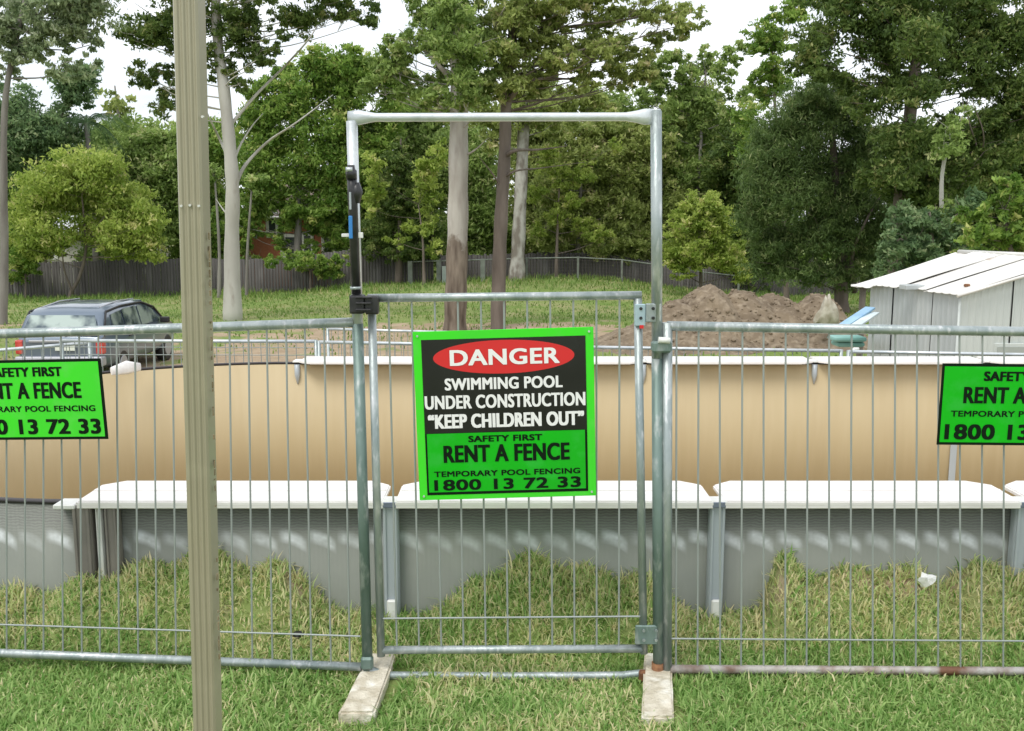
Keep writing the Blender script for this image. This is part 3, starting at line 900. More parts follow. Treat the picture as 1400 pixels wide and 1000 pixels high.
mound('earth_bank', 'low pinkish brown earth bank behind the left end of the pool', -4.6, 17.6, [(-.9, 0, 1.5, 1.5, .45), (.6, .5, 1.3, 1.6, .42), (-1.8, -.2, .9, 1.2, .25)], mat('pink_earth', (.36, .26, .20), .95, 0, (.27, .18, .13), 2, 7, .6, 8), seed=5, rough=.08)

# ------------------------------------------------------------------ metal shed
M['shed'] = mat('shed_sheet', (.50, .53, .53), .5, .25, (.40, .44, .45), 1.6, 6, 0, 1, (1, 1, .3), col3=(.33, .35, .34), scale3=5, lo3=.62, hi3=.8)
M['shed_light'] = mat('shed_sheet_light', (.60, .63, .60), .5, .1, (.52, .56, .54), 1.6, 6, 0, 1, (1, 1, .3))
M['shed_roof'] = mat('shed_roof', (.76, .75, .72), .45, .15, (.64, .62, .58), 2, 6, 0, 1, col3=(.45, .34, .25), scale3=3.2, lo3=.68, hi3=.78)
A_ = Vector((5.95, 13.0, 0)); ang = R(8)
fx = Vector((math.cos(ang), math.sin(ang), 0)); fy = Vector((-math.sin(ang) - .12, math.cos(ang), 0)).normalized()
sg = gz(5.9, 13) - .1
shed = thing('garden_shed', 'weathered corrugated metal garden shed with a bent pale roof beyond the pool', 'shed', (A_.x, A_.y, sg))
def sp_(a, b, z): return A_ + fx * a + fy * b + Vector((0, 0, z))
EZ, RZ, SW, SL = .68, 1.12, 3.0, 1.95
def sheet(p0, p1, zb, zt0, zt1, n_w, name, m, out, ridge=None):
    """ribbed wall sheet from p0 to p1"""
    bm = bmesh.new(); prev = None
    L_ = (p1 - p0).length; n_ = max(2, int(L_ / .02))
    for i in range(n_ + 1):
        k = i / n_; c = p0.lerp(p1, k)
        rib = .010 * (1 if (i % 5) in (0, 1) else 0)
        zt = zt0 + (zt1 - zt0) * k
        q = c + out * rib
        a = bm.verts.new((q.x, q.y, zb)); b = bm.verts.new((q.x, q.y, zt))
        if prev: bm.faces.new((prev[0], a, b, prev[1]))
        prev = (a, b)
    return obj(name, bm, m, shed)
nleft = -fx
# side wall: four sheets, lapped unevenly
ks = [0, .27, .48, .72, 1.0]
for i in range(4):
    o_ = nleft * (.006 * (i % 2))
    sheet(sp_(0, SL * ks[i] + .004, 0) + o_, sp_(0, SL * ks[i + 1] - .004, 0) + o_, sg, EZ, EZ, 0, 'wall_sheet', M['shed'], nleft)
nfront = -fy
for i in range(4):
    a0, a1 = i * SW / 4, (i + 1) * SW / 4
    z0_ = EZ + (RZ - EZ) * (1 - abs(a0 - SW / 2) / (SW / 2)); z1_ = EZ + (RZ - EZ) * (1 - abs(a1 - SW / 2) / (SW / 2))
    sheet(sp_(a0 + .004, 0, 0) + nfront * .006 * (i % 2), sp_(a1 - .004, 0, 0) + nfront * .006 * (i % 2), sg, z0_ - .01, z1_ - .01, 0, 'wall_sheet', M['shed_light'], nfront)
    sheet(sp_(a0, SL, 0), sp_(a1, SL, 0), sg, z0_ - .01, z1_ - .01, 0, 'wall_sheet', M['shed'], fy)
sheet(sp_(SW, 0, 0), sp_(SW, SL, 0), sg, EZ, EZ, 0, 'wall_sheet', M['shed'], fx)
obj('corner_post', bar([sp_(-.004, -.004, sg), sp_(-.004, -.004, EZ - .012)], .018, 8), M['shed_light'], shed)
def roof_sheet(a0, a1, b0, b1, zf, lift=0, bend=0, name='roof_sheet', m=None):
    bm = bmesh.new(); nb = max(2, int((b1 - b0) / .025)); na = 6
    g = []
    for j in range(nb + 1):
        b = b0 + (b1 - b0) * j / nb; rib = .007 if (j % 6) in (0, 1) else 0
        row = []
        for i in range(na + 1):
            k = i / na; a = a0 + (a1 - a0) * k
            row.append(bm.verts.new(sp_(a, b, zf(a) + rib + lift + bend * math.sin(k * 5 + j * .15) * .5)))
        g.append(row)
    for j in range(nb):
        for i in range(na): bm.faces.new((g[j][i], g[j][i + 1], g[j + 1][i + 1], g[j + 1][i]))
    r_ = bmesh.ops.extrude_face_region(bm, geom=list(bm.faces)); bmesh.ops.translate(bm, vec=(0, 0, -.006), verts=[v for v in r_['geom'] if isinstance(v, bmesh.types.BMVert)])
    bmesh.ops.recalc_face_normals(bm, faces=bm.faces)
    return obj(name, bm, m or M['shed_roof'], shed)
zr = lambda a: EZ + .02 + (RZ - EZ) * (1 - abs(a - SW / 2) / (SW / 2))
roof_sheet(-.09, SW / 2, -.08, .62, zr)
roof_sheet(-.08, SW / 2, .60, 1.17, zr, .014, .012)
roof_sheet(-.15, SW / 2, 1.14, 1.74, zr, .028, .016)
roof_sheet(-.20, SW / 2, 1.70, SL + .22, zr, .0, .015)
roof_sheet(SW / 2, SW + .12, -.12, SL + .15, zr)
obj('ridge_cap', bar([sp_(SW / 2, -.12, RZ + .045), sp_(SW / 2, SL + .15, RZ + .045)], .03, 8), M['shed_roof'], shed)
obj('roof_batten', boxes((sp_(-.10, .86, EZ + .035), (.28, .20, .07)), rot=Matrix.Rotation(ang, 3, 'Z'), bevel=.008), M['shed'], shed)
obj('fascia_strip', bar([sp_(-.14, -.13, EZ - .02), sp_(SW / 2, -.13, RZ - .01)], .022, 6), M['shed_roof'], shed)
bm = bmesh.new(); box(bm, sp_(.22, .18, EZ + .10), (.07, .06, .04), bevel=.01)
obj('rust_patch', bm, M['rust'], shed)
wf = obj('window_frame', boxes((sp_(.78, -.03, -.30), (.5, .03, .62)), rot=None, bevel=.006), M['shed_light'], shed)
obj('pane', boxes((sp_(.78, -.052, -.30), (.42, .012, .53))), mat('dusty_glass', (.33, .36, .34), .25, 0, (.42, .45, .42), 4, 5), wf)

# boards and oddments leaning beside the shed
def plank(name, label, a, b, w_, t_, m, cat):
    a, b = Vector(a), Vector(b); d = b - a
    bm = bmesh.new(); box(bm, (0, 0, 0), (w_, t_, d.length), bevel=.004)
    o = obj(name, bm, m); o.matrix_basis = Matrix.Translation((a + b) / 2) @ d.to_track_quat('Z', 'Y').to_matrix().to_4x4()
    return tag(o, label, cat)
M['bluepaint'] = mat('blue_board', (.20, .36, .55), .5, 0, (.30, .48, .62), 3, 4)
M['palepaint'] = mat('pale_board', (.62, .70, .72), .5, 0, (.50, .58, .60), 3, 4)
M['teal'] = mat('teal_cover', (.16, .36, .32), .6, 0, (.26, .46, .42), 2, 4)
plank('board', 'blue painted board leaning against the far side of the shed', P(1152, 446, 13.9), P(1190, 421, 14.3), .16, .03, M['bluepaint'], 'board')
plank('board', 'pale board leaning beneath the blue board beside the shed', P(1166, 448, 13.7), P(1196, 428, 14.2), .14, .03, M['palepaint'], 'board')
q = P(1158, 461, 14.6)
bm = bmesh.new()
ge, _ = None, None
for i in range(2):
    box(bm, (q.x + i * .05, q.y + .1 * i, q.z - .02 - i * .09), (.50 - .08 * i, .35, .08), bevel=.05, seg=2)
tag(obj('teal_cover', bm, M['teal']), 'folded teal cover lying on the grass left of the shed', 'cover')
bm = bmesh.new()
a = P(1163, 497, 10.4)
g0 = gz(a.x, a.y)
tube(bm, [Vector((a.x, a.y, g0)), a + Vector((0, 0, .02)), P(1164, 482, 10.4), P(1168, 478, 10.4), P(1174, 478, 10.4)], .022, 8)
tag(obj('white_pipe', bm, M['white_plastic']), 'bent white pipe standing on the ground in front of the shed', 'pipe')
# pale torn sack on the mound
q = P(1131, 428, 22.3)
bm = bmesh.new()
bmesh.ops.create_icosphere(bm, subdivisions=3, radius=1)
for v in bm.verts:
    c = v.co.copy(); nz_ = math.sin(c.x * 5 + c.y * 3) * .12 + math.sin(c.z * 7 + 1) * .08
    taper = .75 - .35 * c.z + .25 * (c.z < -.2)
    v.co = Vector((c.x * .27 * taper * (1 + nz_ * 1.8), c.y * .2, c.z * .38 + .09 * math.sin(c.x * 9)))
bmesh.ops.translate(bm, vec=q, verts=bm.verts)
for f in bm.faces: f.smooth = True
tag(obj('torn_sack', bm, mat('pale_sack', (.50, .47, .39), .8, 0, (.30, .27, .20), 6, 5, .4, 20)), 'pale torn sack slumped on the right end of the dirt mound', 'sack')
tb = thing('timber_stand', 'small weathered timber stand between the dirt mound and the shed', 'stand', (0, 0, 0))
M['timber'] = mat('weathered_timber', (.17, .15, .125), .9, 0, (.10, .088, .075), 9, 6, .5, 40, (1, 1, .2))
q = P(1180, 391, 17.5)
tb.location = (q.x, q.y, gz(q.x, q.y))
obj('top', boxes((q, (.34, .3, .04)), bevel=.005), M['shed_roof'], tb)
obj('leg', boxes(((q.x, q.y, (q.z + tb.location.z) / 2 - .02), (.09, .09, q.z - tb.location.z)), bevel=.005), M['timber'], tb)

# ------------------------------------------------------------------ parked car
def make_car():
    cx = -8.66; yb = 18.6
    zg = gz(cx, yb + 2)
    t = thing('parked_car', 'dark blue hatchback wagon parked facing away behind the left end of the pool', 'car', (cx, yb, zg), R(1.0))
    paint = mat('car_paint', (.13, .17, .22), .28, .35, coat=.8)
    glass = mat('car_glass', (.07, .10, .12), .05, .35, (.42, .50, .46), 2.2, 3, lo=.42, hi=.58, spec=1.0)  # pale mottling in the base colour stands in for reflections
    dark = mat('car_trim', (.02, .02, .022), .5)
    silver = mat('car_silver', (.42, .43, .46), .35, .4)
    red = mat('tail_light', (.45, .015, .02), .2, 0, (.60, .10, .08), 9, 2, coat=.6)
    Ln, Wd, Hh = 4.25, 1.76, 1.60
    hw = Wd / 2
    # side profile: y, belt z, roof z (roof == belt: no greenhouse)
    st = [(0.0, .55, .90, .90, .86), (.10, .40, .98, 1.02, .95), (.30, .32, 1.00, 1.45, .985), (.55, .30, 1.00, 1.56, 1.0), (1.2, .30, .99, 1.60, 1.0), (2.0, .28, .98, 1.595, 1.0),
          (2.6, .28, .97, 1.53, 1.0), (2.95, .28, .96, 1.36, 1.0), (3.35, .28, .95, 1.02, .99), (3.8, .30, .90, .90, .965), (4.1, .34, .80, .80, .90), (4.25, .42, .62, .62, .78)]
    bm = bmesh.new(); rings = []
    for (y, zb, zk, zr_, ws) in st:
        w_ = hw * ws
        gh = max(0, zr_ - zk)
        tw = w_ * (1 - .20 * min(1, gh / .6))
        half = [(w_ * .80, zb), (w_ * .97, zb + .08), (w_, zb + .25), (w_ * .985, zk - .10), (w_ * .955, zk), (w_ * .955 - (w_ * .955 - tw) * .55, zk + gh * .55 + .004), (tw, zr_ - .05 * min(1, gh * 2) + .006), (tw * .88, zr_ - .005 + .008), (tw * .5, zr_ + .02)]
        ring = [(x, z) for x, z in half] + [(0, zr_ + .028)] + [(-x, z) for x, z in half[::-1]]
        rings.append([bm.verts.new((cx + x, yb + y, zg + z)) for x, z in ring])
    for i in range(len(rings) - 1):
        for k in range(len(rings[0]) - 1):
            f = bm.faces.new((rings[i][k], rings[i + 1][k], rings[i + 1][k + 1], rings[i][k + 1])); f.smooth = True
        bm.faces.new((rings[i][0], rings[i][-1], rings[i + 1][-1], rings[i + 1][0]))
    bm.faces.new(rings[0]); bm.faces.new(rings[-1][::-1])
    bmesh.ops.recalc_face_normals(bm, faces=bm.faces)
    obj('body', bm, paint, t)
    def side(k, y, z):          # point on the side at length y, height z
        ys = [s[0] for s in st]
        zb = np.interp(y, ys, [s[1] for s in st]); zk = np.interp(y, ys, [s[2] for s in st]); zr_ = np.interp(y, ys, [s[3] for s in st]); ws = np.interp(y, ys, [s[4] for s in st])
        w_ = hw * ws; gh = max(1e-3, zr_ - zk); tw = w_ * (1 - .20 * min(1, gh / .6))
        f_ = (z - zk) / gh
        x = w_ * .955 - (w_ * .955 - tw) * max(0, min(1, f_))
        return Vector((cx + k * (x + .012), yb + y, zg + z))
    def patch(name, pts, m, thick=.01, nrm=None):
        bm = bmesh.new()
        vs = [bm.verts.new(p) for p in pts]; f = bm.faces.new(vs); f.normal_update()
        nv = f.normal.copy()
        r_ = bmesh.ops.extrude_face_region(bm, geom=[f]); bmesh.ops.translate(bm, vec=nv * thick, verts=[v for v in r_['geom'] if isinstance(v, bmesh.types.BMVert)])
        bmesh.ops.recalc_face_normals(bm, faces=bm.faces)
        return obj(name, bm, m, t)
    for k in (-1, 1):
        patch('side_window', [side(k, .50, 1.06), side(k, 1.10, 1.05), side(k, 1.10, 1.46), side(k, .62, 1.42)], glass)
        patch('side_window', [side(k, 1.18, 1.05), side(k, 1.95, 1.04), side(k, 1.92, 1.49), side(k, 1.18, 1.475)], glass)
        patch('side_window', [side(k, 2.02, 1.04), side(k, 3.05, 1.03), side(k, 2.75, 1.34), side(k, 2.45, 1.46), side(k, 2.02, 1.485)], glass)
        obj('pillar_trim', bar([side(k, .12, 1.02), side(k, .45, 1.50), side(k, 1.2, 1.555), side(k, 2.3, 1.54), side(k, 2.9, 1.37), side(k, 3.3, 1.02)], .022, 6), dark, t)
        for yw in (.85, 3.4):
            wb = bmesh.new(); x = cx + k * (hw - .10)
            tube(wb, [(x - .1, yb + yw, zg + .32), (x - .085, yb + yw, zg + .32), (x + .085, yb + yw, zg + .32), (x + .1, yb + yw, zg + .32)], [.28, .32, .32, .28], 28)
            wh = obj('wheel', wb, dark, t)
            rb_ = bar([(x + k * .085, yb + yw, zg + .32), (x + k * .108, yb + yw, zg + .32)], [.21, .18], 20)
            obj('rim', rb_, silver, wh)
        mb = boxes((Vector((cx + k * (hw + .10), yb + 3.0, zg + 1.05)), (.20, .10, .14)), bevel=.03, seg=2)
        obj('mirror', mb, dark, t)
        zl = zg + .80
        obj('tail_light', boxes((Vector((cx + k * (hw - .11), yb + .06, zl)), (.15, .16, .30)), bevel=.035, seg=2), red, t)
        for yh in (1.25, 2.15):
            obj('door_handle', boxes((side(k, yh, .90) + Vector((k * .045, 0, 0)), (.03, .16, .03)), bevel=.008), dark, t)
        obj('roof_rail', bar([Vector((cx + k * .56, yb + .6, zg + 1.575)), Vector((cx + k * .58, yb + 1.4, zg + 1.635)), Vector((cx + k * .57, yb + 2.3, zg + 1.61))], .016, 8), silver, t)
    # tailgate window and the trim
    def rear(x, z):
        y = np.interp(z, [.90, 1.04, 1.47, 1.56], [0.0, .10, .30, .55]); return Vector((cx + x, yb + y - .07, zg + z))
    patch('rear_window', [rear(-.74, 1.06), rear(.74, 1.06), rear(.62, 1.445), rear(-.62, 1.445)], glass, -.008)
    obj('number_plate', boxes((Vector((cx + .12, yb - .03, zg + .80)), (.38, .02, .14)), bevel=.004), mat('plate', (.70, .74, .66), .4), t)
    obj('tailgate_strip', boxes((Vector((cx, yb - .004, zg + .925)), (1.15, .05, .05)), bevel=.01), silver, t)
    obj('bumper', boxes((Vector((cx, yb + .02, zg + .50)), (1.68, .24, .22)), bevel=.06, seg=3), silver, t)
    obj('wiper', bar([rear(.05, 1.07) + Vector((0, -.02, 0)), rear(.42, 1.16) + Vector((0, -.03, 0))], .008, 6), dark, t)
    # seats seen through the glass as dark shapes are left to the reflections painted into the glass colour
    obj('windscreen', patch_mesh([(cx - .68, yb + 3.24, zg + 1.07), (cx + .68, yb + 3.24, zg + 1.07), (cx + .56, yb + 2.72, zg + 1.51), (cx - .56, yb + 2.72, zg + 1.51)], (0, .02, .03)), glass, t)
    t.scale = (1, 1, .92)
    return t
def patch_mesh(pts, push):
    bm = bmesh.new()
    vs = [bm.verts.new(Vector(p) + Vector(push)) for p in pts]; f = bm.faces.new(vs)
    r_ = bmesh.ops.extrude_face_region(bm, geom=[f]); bmesh.ops.translate(bm, vec=(0, .008, .008), verts=[v for v in r_['geom'] if isinstance(v, bmesh.types.BMVert)])
    bmesh.ops.recalc_face_normals(bm, faces=bm.faces)
    return bm
make_car()

# ------------------------------------------------------------------ small things on the lawn
def lump(name, label, cat, c, s, m, seed, jag=.2):
    r_ = random.Random(seed); bm = bmesh.new(); bmesh.ops.create_icosphere(bm, subdivisions=2, radius=1)
    for v in bm.verts: v.co = Vector((v.co.x * s[0], v.co.y * s[1], v.co.z * s[2])) * r_.uniform(1 - jag, 1 + jag)
    bmesh.ops.translate(bm, vec=c, verts=bm.verts)
    return tag(obj(name, bm, m), label, cat)
q = P(1266, 806, Y=3.80); lump('white_scrap', 'crumpled white scrap lying on the grassy heap below the right rental sign', 'scrap', (q.x, 3.80, gz(q.x, 3.80) + .05), (.030, .018, .026), M['white_plastic'], 3, .45)
q = P(408, 873, z=.02); lump('black_clod', 'small black clod on the grass by the bottom rail left of the gate', 'clod', (q.x, q.y, .03), (.024, .02, .022), M['black'], 4)
q = P(376, 872, z=.02); lump('brown_clod', 'flat brown clod of soil beside the black clod', 'clod', (q.x, q.y, .02), (.06, .03, .018), M['earth'], 5)

# ------------------------------------------------------------------ houses and fences behind
M['brick'] = mat('far_brick', (.50, .19, .11), .9, 0, (.42, .15, .09), 6, 4, .2, 30)
M['cream'] = mat('cream_board', (.62, .60, .54), .8, 0, (.52, .50, .46), 2, 4)
M['tile'] = mat('roof_tile', (.26, .20, .17), .9, 0, (.18, .14, .12), 5, 5, .4, 20)
M['palgrey'] = mat('pale_roof', (.66, .68, .68), .6, 0, (.56, .58, .58), 2, 4)
M['win'] = mat('window_glass', (.05, .06, .07), .1)
M['frame_w'] = mat('window_frame', (.80, .80, .78), .5)
def house(label, cx, cy, w_, d_, eave, ridge, mw, mr, wins, name='brick_house'):
    zb = gz(cx, cy) - .3
    t = thing(name, label, 'house', (cx, cy, zb))
    obj('wall', boxes(((cx, cy, (zb + eave) / 2), (w_, d_, eave - zb))), mw, t)
    bm = bmesh.new(); o = .5
    pts = [(cx - w_ / 2 - o, cy - d_ / 2 - o, eave), (cx + w_ / 2 + o, cy - d_ / 2 - o, eave), (cx + w_ / 2 + o, cy + d_ / 2 + o, eave), (cx - w_ / 2 - o, cy + d_ / 2 + o, eave), (cx - w_ / 4, cy, ridge), (cx + w_ / 4, cy, ridge)]
    v = [bm.verts.new(p) for p in pts]
    for f in ((0, 1, 5, 4), (1, 2, 5), (2, 3, 4, 5), (3, 0, 4), (3, 2, 1, 0)): bm.faces.new([v[i] for i in f])
    rf = obj('roof', bm, mr, t)
    obj('gutter', bar([(cx - w_ / 2 - o, cy - d_ / 2 - o - .05, eave + .02), (cx + w_ / 2 + o, cy - d_ / 2 - o - .05, eave + .02)], .07, 6), M['frame_w'], rf)
    yf = cy - d_ / 2
    for (x, z, ww, hh) in wins:
        fr = obj('window', boxes(((x, yf - .02, z), (ww, .12, hh)), bevel=.01), M['frame_w'], t)
        obj('pane', boxes(((x, yf - .09, z), (ww * .5, .03, hh * .76))), M['win'], fr)
    return t
hp = P(405, 330, 62)
wl = []
for u, v in ((372, 308), (398, 338), (420, 336), (448, 336)):
    q = P(u, v, 57.9); wl.append((q.x, q.z, .75 if u != 398 else 1.3, 1.5))
house('orange brick house half hidden by trees behind the timber fence', hp.x + .6, 62, 6.2, 8, 1.75, 3.8, M['brick'], M['tile'], wl)
hp = P(40, 330, 66)
house('pale walled house behind the small trees at the far left', hp.x, 66, 16, 8, .75, 2.4, M['cream'], M['palgrey'], [(hp.x + 3, -.3, 1.4, 1.1), (hp.x - 2, -.3, 1.2, 1.1)], 'pale_house')
# slivers of sheds behind the fence near the white gum
hp = P(298, 340, 58)
house('small white outbuilding seen past the white gum trunk', hp.x, 58, 1.9, 2.5, .15, .6, M['cream'], M['palgrey'], [], 'white_outbuilding')

M['paling'] = mat('old_paling', (.105, .098, .092), .92, 0, (.065, .06, .057), .9, 5, .3, 12, (1, 1, .15), col3=(.15, .143, .135), scale3=2.5)
def paling_fence(label, x0, x1, y, h, seed, dark=False):
    r_ = np.random.default_rng(seed)
    t = thing('paling_fence', label, 'fence', (x0, y, gz(x0, y)))
    xs_ = np.arange(x0, x1, .148); n_ = len(xs_)
    cz = ground_z(xs_, np.full(n_, y)) - .15
    hh = h + .15 + r_.normal(0, .022, n_)
    # dips where the fence sags
    hh = hh + .05 * np.sin(xs_ * .6)
    hx = .068; th = .011 + r_.uniform(0, .01, n_)
    B = np.zeros((n_, 8, 3)); k = 0
    for dz in (0, 1):
        for dx, dy in ((-1, -1), (1, -1), (1, 1), (-1, 1)):
            B[:, k, 0] = xs_ + dx * hx + dz * r_.normal(0, .008, n_); B[:, k, 1] = y + dy * .009 - th; B[:, k, 2] = cz + dz * hh; k += 1
    q_ = np.array([[0, 1, 5, 4], [1, 2, 6, 5], [2, 3, 7, 6], [3, 0, 4, 7], [4, 5, 6, 7]])
    Fq = (np.arange(n_) * 8)[:, None, None] + q_[None]
    o = obj('palings', np_mesh('palings', B.reshape(-1, 3), Fq.reshape(-1, 4)), M['paling'], t); o['kind'] = 'stuff'
    for fz in (.3, h - .3):
        pts = [(x, y + .04, gz(x, y) + fz) for x in np.arange(x0, x1 + .1, 3.0)]
        obj('rail', bar(pts, .035, 4), M['timber'], t)
    for x in np.arange(x0, x1, 2.7):
        obj('post', boxes(((x, y + .10, gz(x, y) + h / 2), (.1, .1, h + .1))), M['timber'], t)
    return t
qa, qb, qc = P(-260, 400, 48), P(592, 400, 48), P(1010, 400, 49)
paling_fence('long weathered grey timber paling fence at the left back of the paddock', qa.x, qb.x, 48.0, 1.78, 3)
paling_fence('lower dark paling fence continuing behind the wire fence', qb.x + .3, P(1500, 400, 49.6).x, 49.4, 1.25, 4)
# wire fence with pale posts before it
wf_ = thing('wire_fence', 'low wire mesh fence with pale posts across the middle of the paddock', 'fence', (P(556, 390, 46.5).x, 46.5, gz(0, 46.5)))
M['palepost'] = mat('pale_post', (.21, .23, .20), .85, 0, (.14, .16, .13), 4, 4)
xs_ = [P(u, 380, 46.5).x for u in (561, 600, 637, 660, 720, 790, 850, 905, 960, 1010)]
for i, x in enumerate(xs_):
    g = gz(x, 46.5); w_ = .22 if i in (0, 1, 3) else .09
    obj('post', boxes(((x, 46.5, g + .52), (w_, .1, 1.1)), bevel=.01), M['palepost'], wf_)
obj('top_rail', bar([(x, 46.5, gz(x, 46.5) + 1.03) for x in xs_], .03, 6), M['palepost'], wf_)
bm = bmesh.new()
for x in np.arange(xs_[0], xs_[-1], .16):
    g = gz(x, 46.5); tube(bm, [(x, 46.49, g), (x, 46.49, g + 1.0)], .0045, 3, caps=False)
for f_ in np.arange(.1, 1.0, .16):
    tube(bm, [(x, 46.49, gz(x, 46.5) + f_) for x in xs_], .0045, 3, caps=False)
o = obj('mesh', bm, M['timber'], wf_); o['kind'] = 'stuff'
bx = P(649, 385, 46)
tag(obj('white_board', boxes(((P(619, 385, 46.2).x, 46.2, gz(bx.x, 46.2) + .35), (1.0, .06, .8)), bevel=.01), mat('pale_panel', (.40, .44, .42), .6, 0, (.30, .36, .32), 2, 4)), 'pale board propped on the wire fence between the gum trunks', 'board')

# ------------------------------------------------------------------ trees
M['bark_white'] = mat('bark_white_gum', (.50, .49, .44), .8, 0, (.36, .345, .31), 1.3, 6, .25, 12, (1, 1, .35), col3=(.24, .20, .165), scale3=2.2, lo3=.62, hi3=.75)
M['bark_brown'] = mat('bark_brown', (.19, .155, .13), .95, 0, (.105, .085, .07), 4, 6, .8, 22, (1, 1, .18))
M['bark_grey'] = mat('bark_grey', (.25, .235, .21), .9, 0, (.155, .14, .125), 3, 6, .6, 20, (1, 1, .2))

def bark_two(name, zsplit, amp=.35):
    """smooth pale gum bark above, rough brown stocking below a ragged edge"""
    m = mat(name, (.42, .395, .35), .85, 0, (.26, .23, .20), 3.0, 6, .6, 18, (1, 1, .25), col3=(.52, .50, .46), scale3=1.4)
    t = m.node_tree; N = t.nodes; L = t.links; b = N['Principled BSDF']
    base = b.inputs['Base Color'].links[0].from_socket
    g = N.new('ShaderNodeNewGeometry'); sp = N.new('ShaderNodeSeparateXYZ'); L.new(g.outputs['Position'], sp.inputs[0])
    n_ = N.new('ShaderNodeTexNoise'); n_.inputs['Scale'].default_value = 3.5; n_.inputs['Detail'].default_value = 5
    L.new(g.outputs['Position'], n_.inputs['Vector'])
    ma = N.new('ShaderNodeMath'); ma.operation = 'MULTIPLY_ADD'; ma.inputs[1].default_value = -amp * 4; L.new(n_.outputs[0], ma.inputs[0]); L.new(sp.outputs['Z'], ma.inputs[2])
    mr = N.new('ShaderNodeMapRange'); mr.inputs['From Min'].default_value = zsplit - amp * 2 + .12; mr.inputs['From Max'].default_value = zsplit - amp * 2 - .12
    L.new(ma.outputs[0], mr.inputs['Value'])
    n2 = N.new('ShaderNodeTexNoise'); n2.inputs['Scale'].default_value = 6; n2.inputs['Detail'].default_value = 6
    mp_ = N.new('ShaderNodeMapping'); mp_.inputs['Scale'].default_value = (1, 1, .2); L.new(g.outputs['Position'], mp_.inputs[0]); L.new(mp_.outputs[0], n2.inputs['Vector'])
    r2 = N.new('ShaderNodeValToRGB'); r2.color_ramp.elements[0].color = (.085, .062, .045, 1); r2.color_ramp.elements[0].position = .35
    r2.color_ramp.elements[1].color = (.25, .205, .16, 1); r2.color_ramp.elements[1].position = .7
    L.new(n2.outputs[0], r2.inputs[0])
    x = N.new('ShaderNodeMix'); x.data_type = 'RGBA'; L.new(mr.outputs[0], x.inputs['Factor']); L.new(base, x.inputs['A']); L.new(r2.outputs[0], x.inputs['B'])
    L.new(x.outputs['Result'], b.inputs['Base Color'])
    return m

M['lf_dark'] = leaf_mat('leaf_dark', (.068, .120, .026), (.19, .27, .065), (.36, .38, .14), .48)
M['lf_mid'] = leaf_mat('leaf_mid', (.12, .23, .035), (.34, .48, .10), (.56, .58, .20), .48)
M['lf_bright'] = leaf_mat('leaf_bright', (.22, .32, .050), (.50, .59, .14), (.66, .62, .28), .48)
M['lf_olive'] = leaf_mat('leaf_olive', (.19, .25, .06), (.46, .53, .17), (.64, .58, .32), .48)
M['lf_grey'] = leaf_mat('leaf_grey', (.19, .26, .13), (.44, .52, .30), (.60, .64, .48), .48)
M['lf_gum'] = leaf_mat('leaf_gum', (.15, .235, .055), (.39, .52, .15), (.56, .58, .28), .48)
M['lf_blue'] = leaf_mat('leaf_blue', (.10, .18, .075), (.24, .35, .15), (.40, .46, .25), .48)
M['lf_casuarina'] = leaf_mat('leaf_casuarina', (.09, .155, .045), (.21, .30, .095), (.34, .39, .17), .48)

def leaf_mesh(cen, rad, count, size, droop, r_, asp=.38, clus=.36, shell_bias=.5):
    """leaves in loose sprays through ellipsoids (cen (k,3), rad (k,3), count (k,))"""
    cs, tn = [], []
    for c, r, n_ in zip(cen, rad, count):
        ns = max(4, int(n_ / 40))
        d = r_.normal(size=(ns, 3)); d /= np.linalg.norm(d, axis=1)[:, None]
        rr = r_.uniform(0, 1, ns) ** shell_bias
        sub = c + d * rr[:, None] * r
        st = r_.normal(.04, .22, ns)
        idx = r_.integers(0, ns, n_)
        p = sub[idx] + r_.normal(size=(n_, 3)) * (clus * min(r) * .55) * np.array([1, 1, .62])
        cs.append(p); tn.append(np.clip(.42 + st[idx] + r_.normal(0, .17, n_), 0, 1))
    c = np.concatenate(cs); t_ = np.concatenate(tn); n_ = len(c)
    d = r_.normal(size=(n_, 3)); d[:, 2] -= droop; d /= np.linalg.norm(d, axis=1)[:, None]
    s = np.cross(d, r_.normal(size=(n_, 3))); s /= np.linalg.norm(s, axis=1)[:, None] + 1e-9
    L_ = (size * r_.uniform(.6, 1.4, n_))[:, None]
    Vv = np.empty((n_, 4, 3))
    Vv[:, 0] = c - d * L_ / 2; Vv[:, 1] = c + s * L_ * asp / 2; Vv[:, 2] = c + d * L_ / 2; Vv[:, 3] = c - s * L_ * asp / 2
    return np_mesh('crown', Vv.reshape(-1, 3), np.arange(n_ * 4).reshape(-1, 4), False, {'tint': np.repeat(t_, 4)})

def smooth_path(pts, rad, k=5):
    pts = [Vector(p) for p in pts]
    if len(pts) < 3: return pts, rad
    P_ = [pts[0] * 2 - pts[1]] + pts + [pts[-1] * 2 - pts[-2]]
    o, ro = [], []
    for i in range(len(pts) - 1):
        p0, p1, p2, p3 = P_[i:i + 4]
        for j in range(k):
            t = j / k
            o.append(.5 * ((2 * p1) + (p2 - p0) * t + (2 * p0 - 5 * p1 + 4 * p2 - p3) * t * t + (-p0 + 3 * p1 - 3 * p2 + p3) * t ** 3))
            ro.append(rad[i] + (rad[i + 1] - rad[i]) * t)
    o.append(pts[-1]); ro.append(rad[-1])
    return o, ro

